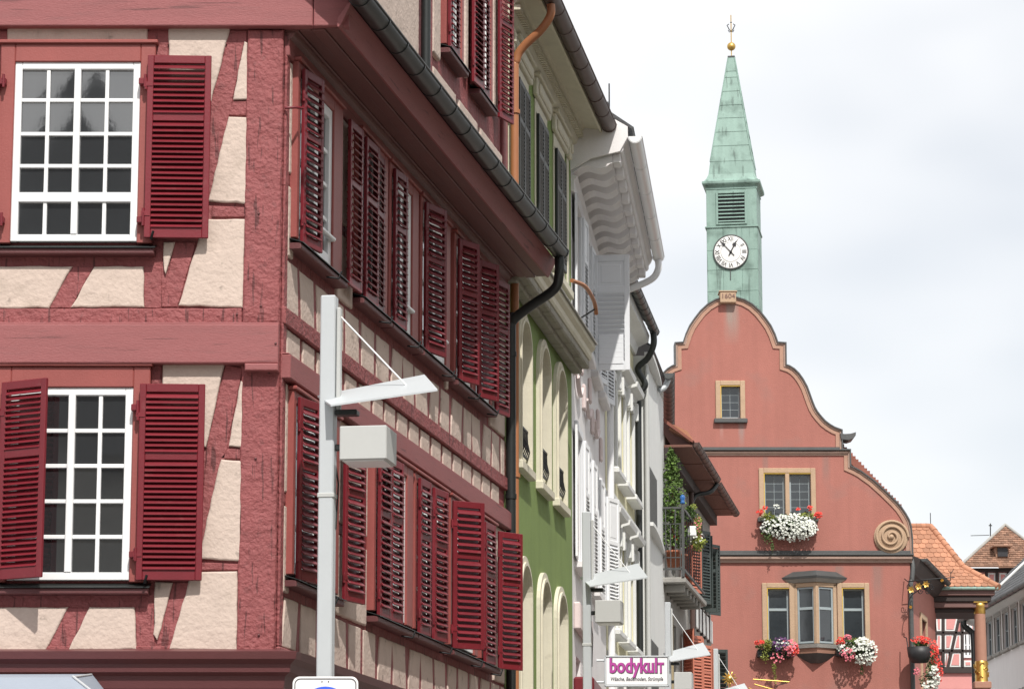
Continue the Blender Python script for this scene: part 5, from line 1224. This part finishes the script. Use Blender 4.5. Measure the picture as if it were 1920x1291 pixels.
# potted plants on the balcony of the last house
YB = 63.35
def pot(name, label, u, v, Y, r, h, m='terracotta'):
    c = onY(u, v, Y); t = thing(name, label, 'potted plant', c)
    part('pot', MB().lathe([(0, 0), (r * .72, 0), (r, h), (r * 1.08, h), (r * 1.08, h * .86), (r * .95, h * .86)], c, 18), m, t); return t, c
z_f = 8.81
t, c = pot('conifer', 'bright green conifer in a terracotta pot on the balcony', 1262, 1062, YB, .16, .34)
part('trunk', MB().tube([c + Vector((0, 0, .2)), c + Vector((0, 0, 2.3))], .03, 8, rad=[.035, .012]), 'brown_board', t)
cr_ = MB()
for k in range(46):
    f = k / 45; zz = .45 + 2.0 * f; rr = .50 * (1 - f) ** .55 * (.85 + .15 * math.sin(k * 2.1)) + .03
    leaves(cr_, c + Vector((random.uniform(-.04, .04), random.uniform(-.04, .04), zz)), (rr, rr, .09), 52, .075)
part('crown', cr_, 'conifer', t, stuff=True)
K65 = .0114
t, c = pot('geranium', 'small terracotta pot with red-green foliage on the balcony floor', 1274, 1060, YB + .5, .16, .24)
planting(t, YB - .05, [('leaf_dark', 'leaf', 1266, 1012, 14, 12, 140, .06, .12), ('petal_red', 'flower', 1268, 1008, 10, 6, 10, .05, .1)], K65)
YB2 = 65.0
t = thing('balcony_planter', 'white planter with bushy yellow-green trailing plants hung on the balcony rail', 'planter', onY(1298, 990, YB2))
a, b = onY(1288, 988, YB2), onY(1304, 988, YB2)
part('trough', MB().box(a.x, b.x, YB2 - .3, YB2 + 1.2, a.z - .22, a.z, .02), 'white_paint', t)
planting(t, YB2, [('leaf_green', 'leaf', 1293, 962, 15, 17, 320, .07, .5), ('leaf_yellow', 'leaf', 1300, 950, 9, 6, 60, .06, .4), ('leaf_yellow', 'leaf', 1309, 985, 9, 28, 260, .06, .4), ('leaf_yellow', 'leaf', 1308, 1018, 17, 16, 260, .07, .4), ('petal_white', 'flower', 1304, 1010, 14, 14, 14, .05, .35), ('petal_pink', 'flower', 1308, 985, 7, 18, 16, .04, .4), ('leaf_dark', 'leaf', 1288, 1010, 8, 24, 120, .05, .3)], .0118)

# ================================================================== street lamps
def lamp_parts(t, M):
    part('pole', MB().box(-.050, .050, -.050, .050, .40, 5.74, .008), 'aluminium', t, M)
    part('pole_cover', MB().box(.054, .082, -.03, .03, 4.95, 5.66, .006), 'aluminium_shade', t, M)
    w = MB().add([(.06, -.2, 4.970), (.77, -.24, 5.045), (.60, .2, 5.225), (-.10, .12, 5.090)] + [(.06, -.2, 4.982), (.77, -.24, 5.057), (.60, .2, 5.237), (-.10, .12, 5.102)],
        [(0, 1, 2, 3), (4, 5, 6, 7)] + [(i, (i + 1) % 4, 4 + (i + 1) % 4, 4 + i) for i in range(4)])
    r = part('reflector', w, 'aluminium', t, M)
    part('reflector_clamp', MB().box(.054, .20, -.05, .05, 4.940, 4.975, .006), 'dark_metal', r, M)
    part('reflector_bolt', MB().lathe([(.012, 0), (.012, .02)], (.58, .02, 5.120), 8), 'dark_metal', r, M)
    part('tie_rod', MB().tube([(.06, 0, 5.62), (.52, 0, 5.130)], .006, 6), 'white_paint', t, M)
    part('cable', MB().tube([(.03, .052, 4.7), (.06, .06, 4.5), (.052, .03, 4.2)], .006, 5), 'dark_metal', t, M)
    for z in (2.4, 4.4): part('pole_band', MB().box(-.056, .056, -.056, .056, z, z + .03, .004), 'aluminium_shade', t, M)
    h = part('lamp_head', MB().box(.12, .43, -.20, .14, 4.620, 4.840, .006), 'aluminium_shade', t, M)
    part('lamp_glass', MB().box(.14, .41, -.18, .12, 4.612, 4.624), 'sign_white', h, M)
    part('head_arm', MB().box(.05, .13, -.025, .025, 4.710, 4.750, .006), 'dark_metal', h, M)
for k, (u, v, Y, lab) in enumerate(((618, 555, 26.2, 'nearest grey lamp post, in front of the half-timbered house'), (1100, 959, 40.0, 'grey lamp post in front of the green and white houses'),
                                    (1252, 1128, 51.0, 'grey lamp post just right of the lettered shop sign'), (1342, 1215, 59.3, 'farthest grey lamp post, before the town hall wall'))):
    p = onY(u, v, Y); t = thing('street_lamp', lab, 'street lamp', (p.x, Y, 0), 'street lamps along the facades', R(-9)); lamp_parts(t, T((p.x, Y, CZ)) @ RZ(R(-9)) @ Matrix.Diagonal((*((p.z - CZ) / (5.74 - CZ) * (1, .82, .72, .68)[k],) * 2, (p.z - CZ) / (5.74 - CZ), 1)) @ T((0, 0, -CZ)))
# ================================================================== road sign on the first lamp post
YS = 26.06; a, b = onY(549, 1267, YS), onY(672, 1267, YS); sx, sz, hs = (a.x + b.x) / 2, a.z, (b.x - a.x) / 2
def rrect(cx, cz, h, r, n=6):
    P = []
    for (qx, qz, a0) in ((1, 1, 0), (-1, 1, 90), (-1, -1, 180), (1, -1, 270)):
        for k in range(n + 1): t = R(a0 + 90 * k / n); P.append((cx + qx * (h - r) + r * math.cos(t), cz + qz * (h - r) + r * math.sin(t)))
    return P
cz0 = sz - hs
sg_ = thing('road_sign', 'white square road sign with blue disc on the nearest lamp post', 'road sign', (sx, YS, cz0 - hs))
pl = part('sign_plate', MB().prism(rrect(sx, cz0, hs, .059), YS - .012, YS, .002), 'sign_white', sg_)
P0, P1 = rrect(sx, cz0, hs - .016, .050), rrect(sx, cz0, hs - .024, .043); n = len(P0)
part('sign_border', MB().add([(x, YS - .0145, z) for x, z in P0] + [(x, YS - .0145, z) for x, z in P1], [[i, (i + 1) % n, n + (i + 1) % n, n + i] for i in range(n)]), 'sign_text', pl)
dz = cz0 - .026
part('blue_disc', MB().lathe([(0, -.0155), (.221, -.0155), (.221, -.011)], (sx, YS, dz), 48, 'y'), 'sign_blue', pl)
def disc(x, z, r): return MB().lathe([(0, -.0185), (r, -.0185), (r, -.0156)], (x, YS, z), 16, 'y')
part('pictogram', disc(sx - .059, dz + .155, .026).prism([(sx - .105, dz - .066), (sx - .079, dz + .118), (sx - .033, dz + .118), (sx - .013, dz - .066)], YS - .0184, YS - .0156).prism([(sx - .092, dz - .158), (sx - .072, dz - .066), (sx - .039, dz - .066), (sx - .020, dz - .158)], YS - .0183, YS - .0156), 'sign_white', pl)
for x in (-.029, .026): part('rivet', MB().lathe([(0, -.02), (.005, -.018), (.005, -.012)], (sx + x, YS, sz - .042), 8, 'y'), 'dark_metal', pl)
part('clamp', MB().box(sx - .07, sx + .07, YS, YS + .08, cz0 - .05, cz0 - .02, .004), 'dark_metal', sg_)

# ================================================================== projecting shop sign
YG = 50.0; a, b = onY(1136, 1231, YG), onY(1252, 1283, YG); mx, mz = (a.x + b.x) / 2, (a.z + b.z) / 2
bk = thing('shop_sign', 'white projecting shop sign with magenta lettering reading bodykult', 'shop sign', (mx, YG, b.z))
bd = part('board', MB().box(a.x, b.x, YG - .04, YG + .04, b.z, a.z, .012), 'sign_white', bk)
for bx in ((a.x - .02, b.x + .02, a.z, a.z + .025), (a.x - .02, b.x + .02, b.z - .025, b.z), (a.x - .025, a.x, b.z - .025, a.z + .025), (b.x, b.x + .025, b.z - .025, a.z + .025)):
    part('board_frame', MB().box(bx[0], bx[1], YG - .055, YG + .055, bx[2], bx[3], .006), 'aluminium', bd)
FA = Matrix.Translation((0, 0, 0))
def letters(txt, size, x, z, m, bold, y, wtarget=None, shear=0.0, nm='lettering'):
    me = text_mesh(txt, size, .003, bold, nm); xs = [v.co.x for v in me.vertices]; w = max(xs) - min(xs)
    if wtarget: me.transform(Matrix.Scale(wtarget / w, 4, (1, 0, 0)))
    if shear: me.transform(Matrix(((1, shear, 0, 0), (0, 1, 0, 0), (0, 0, 1, 0), (0, 0, 0, 1))))
    return part(nm, me, m, bd, T((x, y, z)) @ UPRIGHT)
wt = (b.x - a.x) * .88; zl = onY(1194, 1250, YG).z
letters('bodykul', .33, mx - wt * .055, zl + .012, 'sign_text', .014, YG - .042, wt * .885)
letters('bodykul', .33, mx - wt * .060 - .004, zl + .018, 'sign_magenta', .008, YG - .047, wt * .875)
letters('T', .235, mx + wt * .445, zl - .022, 'sign_text', .012, YG - .042, wt * .12)
letters('T', .235, mx + wt * .440, zl - .017, 'sign_magenta', .007, YG - .047, wt * .11)
letters('Wäsche, Bademoden, Strümpfe', .085, mx, onY(1194, 1272, YG).z, 'sign_text', .0012, YG - .042, wt * .97, .15)
for z in (a.z - .05, b.z + .05): part('sign_arm', MB().tube([(a.x - .25, YG, z), (a.x, YG, z)], .02, 8), 'aluminium', bk)

# ================================================================== wrought iron bracket with gilded flowers on the hall corner
YI = 79.55
ib = thing('wrought_iron_bracket', 'wrought iron bracket with gilded flowers on the town hall corner', 'iron bracket', onY(1704, 1090, YI))
part('arm', MB().tube([onY(1696, 1084, YI + .4), onY(1702, 1089, YI), onY(1740, 1085, YI), onY(1790, 1081, YI)], .014, 8), 'iron', ib)
for k in range(7):
    u = 1704 + k * 7; part('scroll', MB().tube([onY(u + 5 * math.cos(t) * (1 - i / 14), 1098 + (k % 2) * 8 + 7 * math.sin(t) * (1 - i / 14), YI) for i, t in enumerate([j * .7 for j in range(12)])], .011, 6), 'iron', ib)
part('brace', MB().tube(smooth_path([onY(1702, 1145, YI), onY(1706, 1120, YI), onY(1722, 1105, YI), onY(1745, 1088, YI)], 5), .013, 6), 'iron', ib)
for (u, v, r) in ((1708, 1104, .10), (1722, 1098, .10), (1736, 1094, .10), (1766, 1087, .05), (1707, 1137, .05)):
    fl = MB(); c = onY(u, v, YI - .05)
    for k in range(6):
        t = R(k * 60 + 10); d = Vector((math.cos(t), 0, math.sin(t))); e_ = Vector((-math.sin(t), 0, math.cos(t)))
        fl.add([c, c + d * r * .6 + e_ * r * .3 + Vector((0, -.03, 0)), c + d * r + Vector((0, -.05, 0)), c + d * r * .6 - e_ * r * .3 + Vector((0, -.03, 0))], [(0, 1, 2, 3)])
    fl.lathe([(0, -.05), (r * .25, -.03), (r * .25, 0)], c, 8, 'y'); part('gilded_flower', fl, 'gold', ib)
# ================================================================== gilded sun sign and its rods, before the hall
YU = 62.0
gs = thing('sun_sign', 'gilded sun emblem on a thin rod in front of the town hall', 'emblem', (onY(1367, 1280, YU).x, YU, 0))
c = onY(1368, 1271, YU); sb = MB().lathe([(0, -.05), (.05, -.045), (.065, -.02), (.065, .02), (0, .04)], c, 16, 'y')
for k in range(12):
    t = R(k * 30 + 8); d = Vector((math.cos(t), 0, math.sin(t))); e_ = Vector((-math.sin(t), 0, math.cos(t))) * .022
    sb.add([c + d * .055 + e_, c + d * .055 - e_, c + d * .15 - e_ * .4, c + d * .15 + e_ * .4, c + d * .1 + Vector((0, -.025, 0))], [(0, 1, 4), (1, 2, 4), (2, 3, 4), (3, 0, 4)])
part('sun_disc', sb, 'gold', gs); part('rod', MB().tube([(c.x, YU + .03, 0), (c.x, YU + .03, c.z)], .012, 6), 'gold', gs)
YV = 68.0
gr_ = thing('gilded_sign_frame', 'gilded rods of a hanging sign below the left flower box', 'sign', onY(1440, 1300, YV))
part('rod', MB().tube([onY(1412, 1272, YV), onY(1480, 1277, YV)], .018, 6), 'gold', gr_); part('rod', MB().tube([onY(1414, 1281, YV), onY(1452, 1292, YV)], .018, 6), 'gold', gr_)
part('rod', MB().tube([onY(1404, 1288, YV), onY(1424, 1300, YV)], .018, 6), 'gold', gr_)
part('stay', MB().tube([onY(1454, 1292, YV), onY(1456, 1284, YV), onY(1480, 1277, YV)], .009, 5).tube([onY(1454, 1292, YV), onY(1450, 1340, YV)], .02, 6), 'dark_metal', gr_)
part('post', MB().tube([onY(1450, 1340, YV), Vector((onY(1450, 1340, YV).x, YV, 0))], .03, 8), 'dark_metal', gr_)

# ================================================================== awning at the shopfront
YA = 25.6; a0 = onY(-60, 1269, YA); a1 = onY(137, 1268, YA); a2 = onY(178, 1293, YA - .35)
aw = thing('awning', 'grey-blue fabric awning over the shopfront at the bottom left corner', 'awning', ((a0.x + a1.x) / 2, 26.7, a0.z))
part('canopy', MB().add([(a0.x - 1, YA, a0.z), (a1.x, YA, a1.z), (a2.x, YA - .35, a2.z - .03), (a0.x - 1, YA - .35, a2.z - .03), (a0.x - 1, 26.75, a0.z + .12), (a1.x, 26.75, a1.z + .12),
    (a2.x, YA - .35, a2.z - .2), (a0.x - 1, YA - .35, a2.z - .2), (a2.x, 26.75, a2.z - .03)], [(0, 1, 2, 3), (0, 1, 5, 4), (3, 2, 6, 7), (1, 5, 8, 2)]), 'awning_fabric', aw)
part('frame_rib', MB().tube([(a1.x, YA - .005, a1.z + .005), (a2.x, YA - .355, a2.z - .025)], .012, 6).tube([(a1.x, 26.7, a1.z + .11), (a1.x, YA, a1.z)], .012, 6), 'aluminium', aw)

# ================================================================== houses across the street and behind the camera: the windows mirror them
def plain_house(label, A, D, L, h, rh, dep, wm, rm, gable=False):
    F = Fac(A, D=D); t = thing('opposite_house', label, 'house', (*F.xy(L / 2), 0), 'houses on the other side of the street')
    ops = []; x = .9
    while x < L - 1.6:
        for z in (1.2, 4.3, 7.2):
            if z + 1.6 < h: ops.append((x, x + 1.0, z, z + 1.6))
        x += 2.1
    part('wall', MB().wall(0, L, 0, h, ops, .15, thick=dep), wm, t, F.M)
    for o in ops: window(t, F.M, *o, 2, 2, .13, onepane=True)
    if gable: mb = MB().add([(-.3, -.4, h - .2), (L + .3, -.4, h - .2), (L / 2, -.4, h + rh), (-.3, dep, h - .2), (L + .3, dep, h - .2), (L / 2, dep, h + rh)], [(0, 2, 5, 3), (1, 2, 5, 4), (0, 1, 2), (3, 4, 5)])
    else: mb = MB().add([(-.2, -.5, h - .1), (L + .2, -.5, h - .1), (L + .2, dep / 2, h + rh), (-.2, dep / 2, h + rh), (-.2, dep + .4, h - .1), (L + .2, dep + .4, h - .1)], [(0, 1, 2, 3), (3, 2, 5, 4), (0, 3, 4), (1, 2, 5)])
    part('roof', mb, rm, t, F.M)
for k, (y0, L, h, rh, wm) in enumerate(((66, 12, 11.0, 4.5, 'beige_render'), (53.5, 11, 12.0, 4.5, 'weathered_grey'), (42, 13, 10.5, 5, 'ochre_render'), (28.5, 12, 11.5, 5, 'beige_render'), (16, 13, 11, 5, 'weathered_grey'))):
    plain_house(('beige house opposite, farthest from the camera', 'grey house opposite, second from the far end', 'ochre house opposite the green house', 'beige house opposite the half-timbered house', 'grey house opposite, nearest the camera')[k],
        (.19 * y0 + 4.2, y0), (-.187, -.982), L, h, rh, 7, wm, 'slate')
for k, (x0, L, h, rh, wm) in enumerate(((6.5, 9, 10.0, 7.0, 'beige_render'), (-4.6, 9, 11.5, 8.3, 'weathered_grey'), (-14.2, 9, 11, 7.5, 'ochre_render'), (-23.5, 9, 10, 8, 'beige_render'))):
    plain_house(('beige gabled house behind the camera, on the right', 'grey gabled house right behind the camera', 'ochre gabled house behind the camera', 'beige gabled house behind the camera, far left')[k], (x0, -9.0), (-1, 0), L, h, rh, 9, wm, 'old_slate', True)
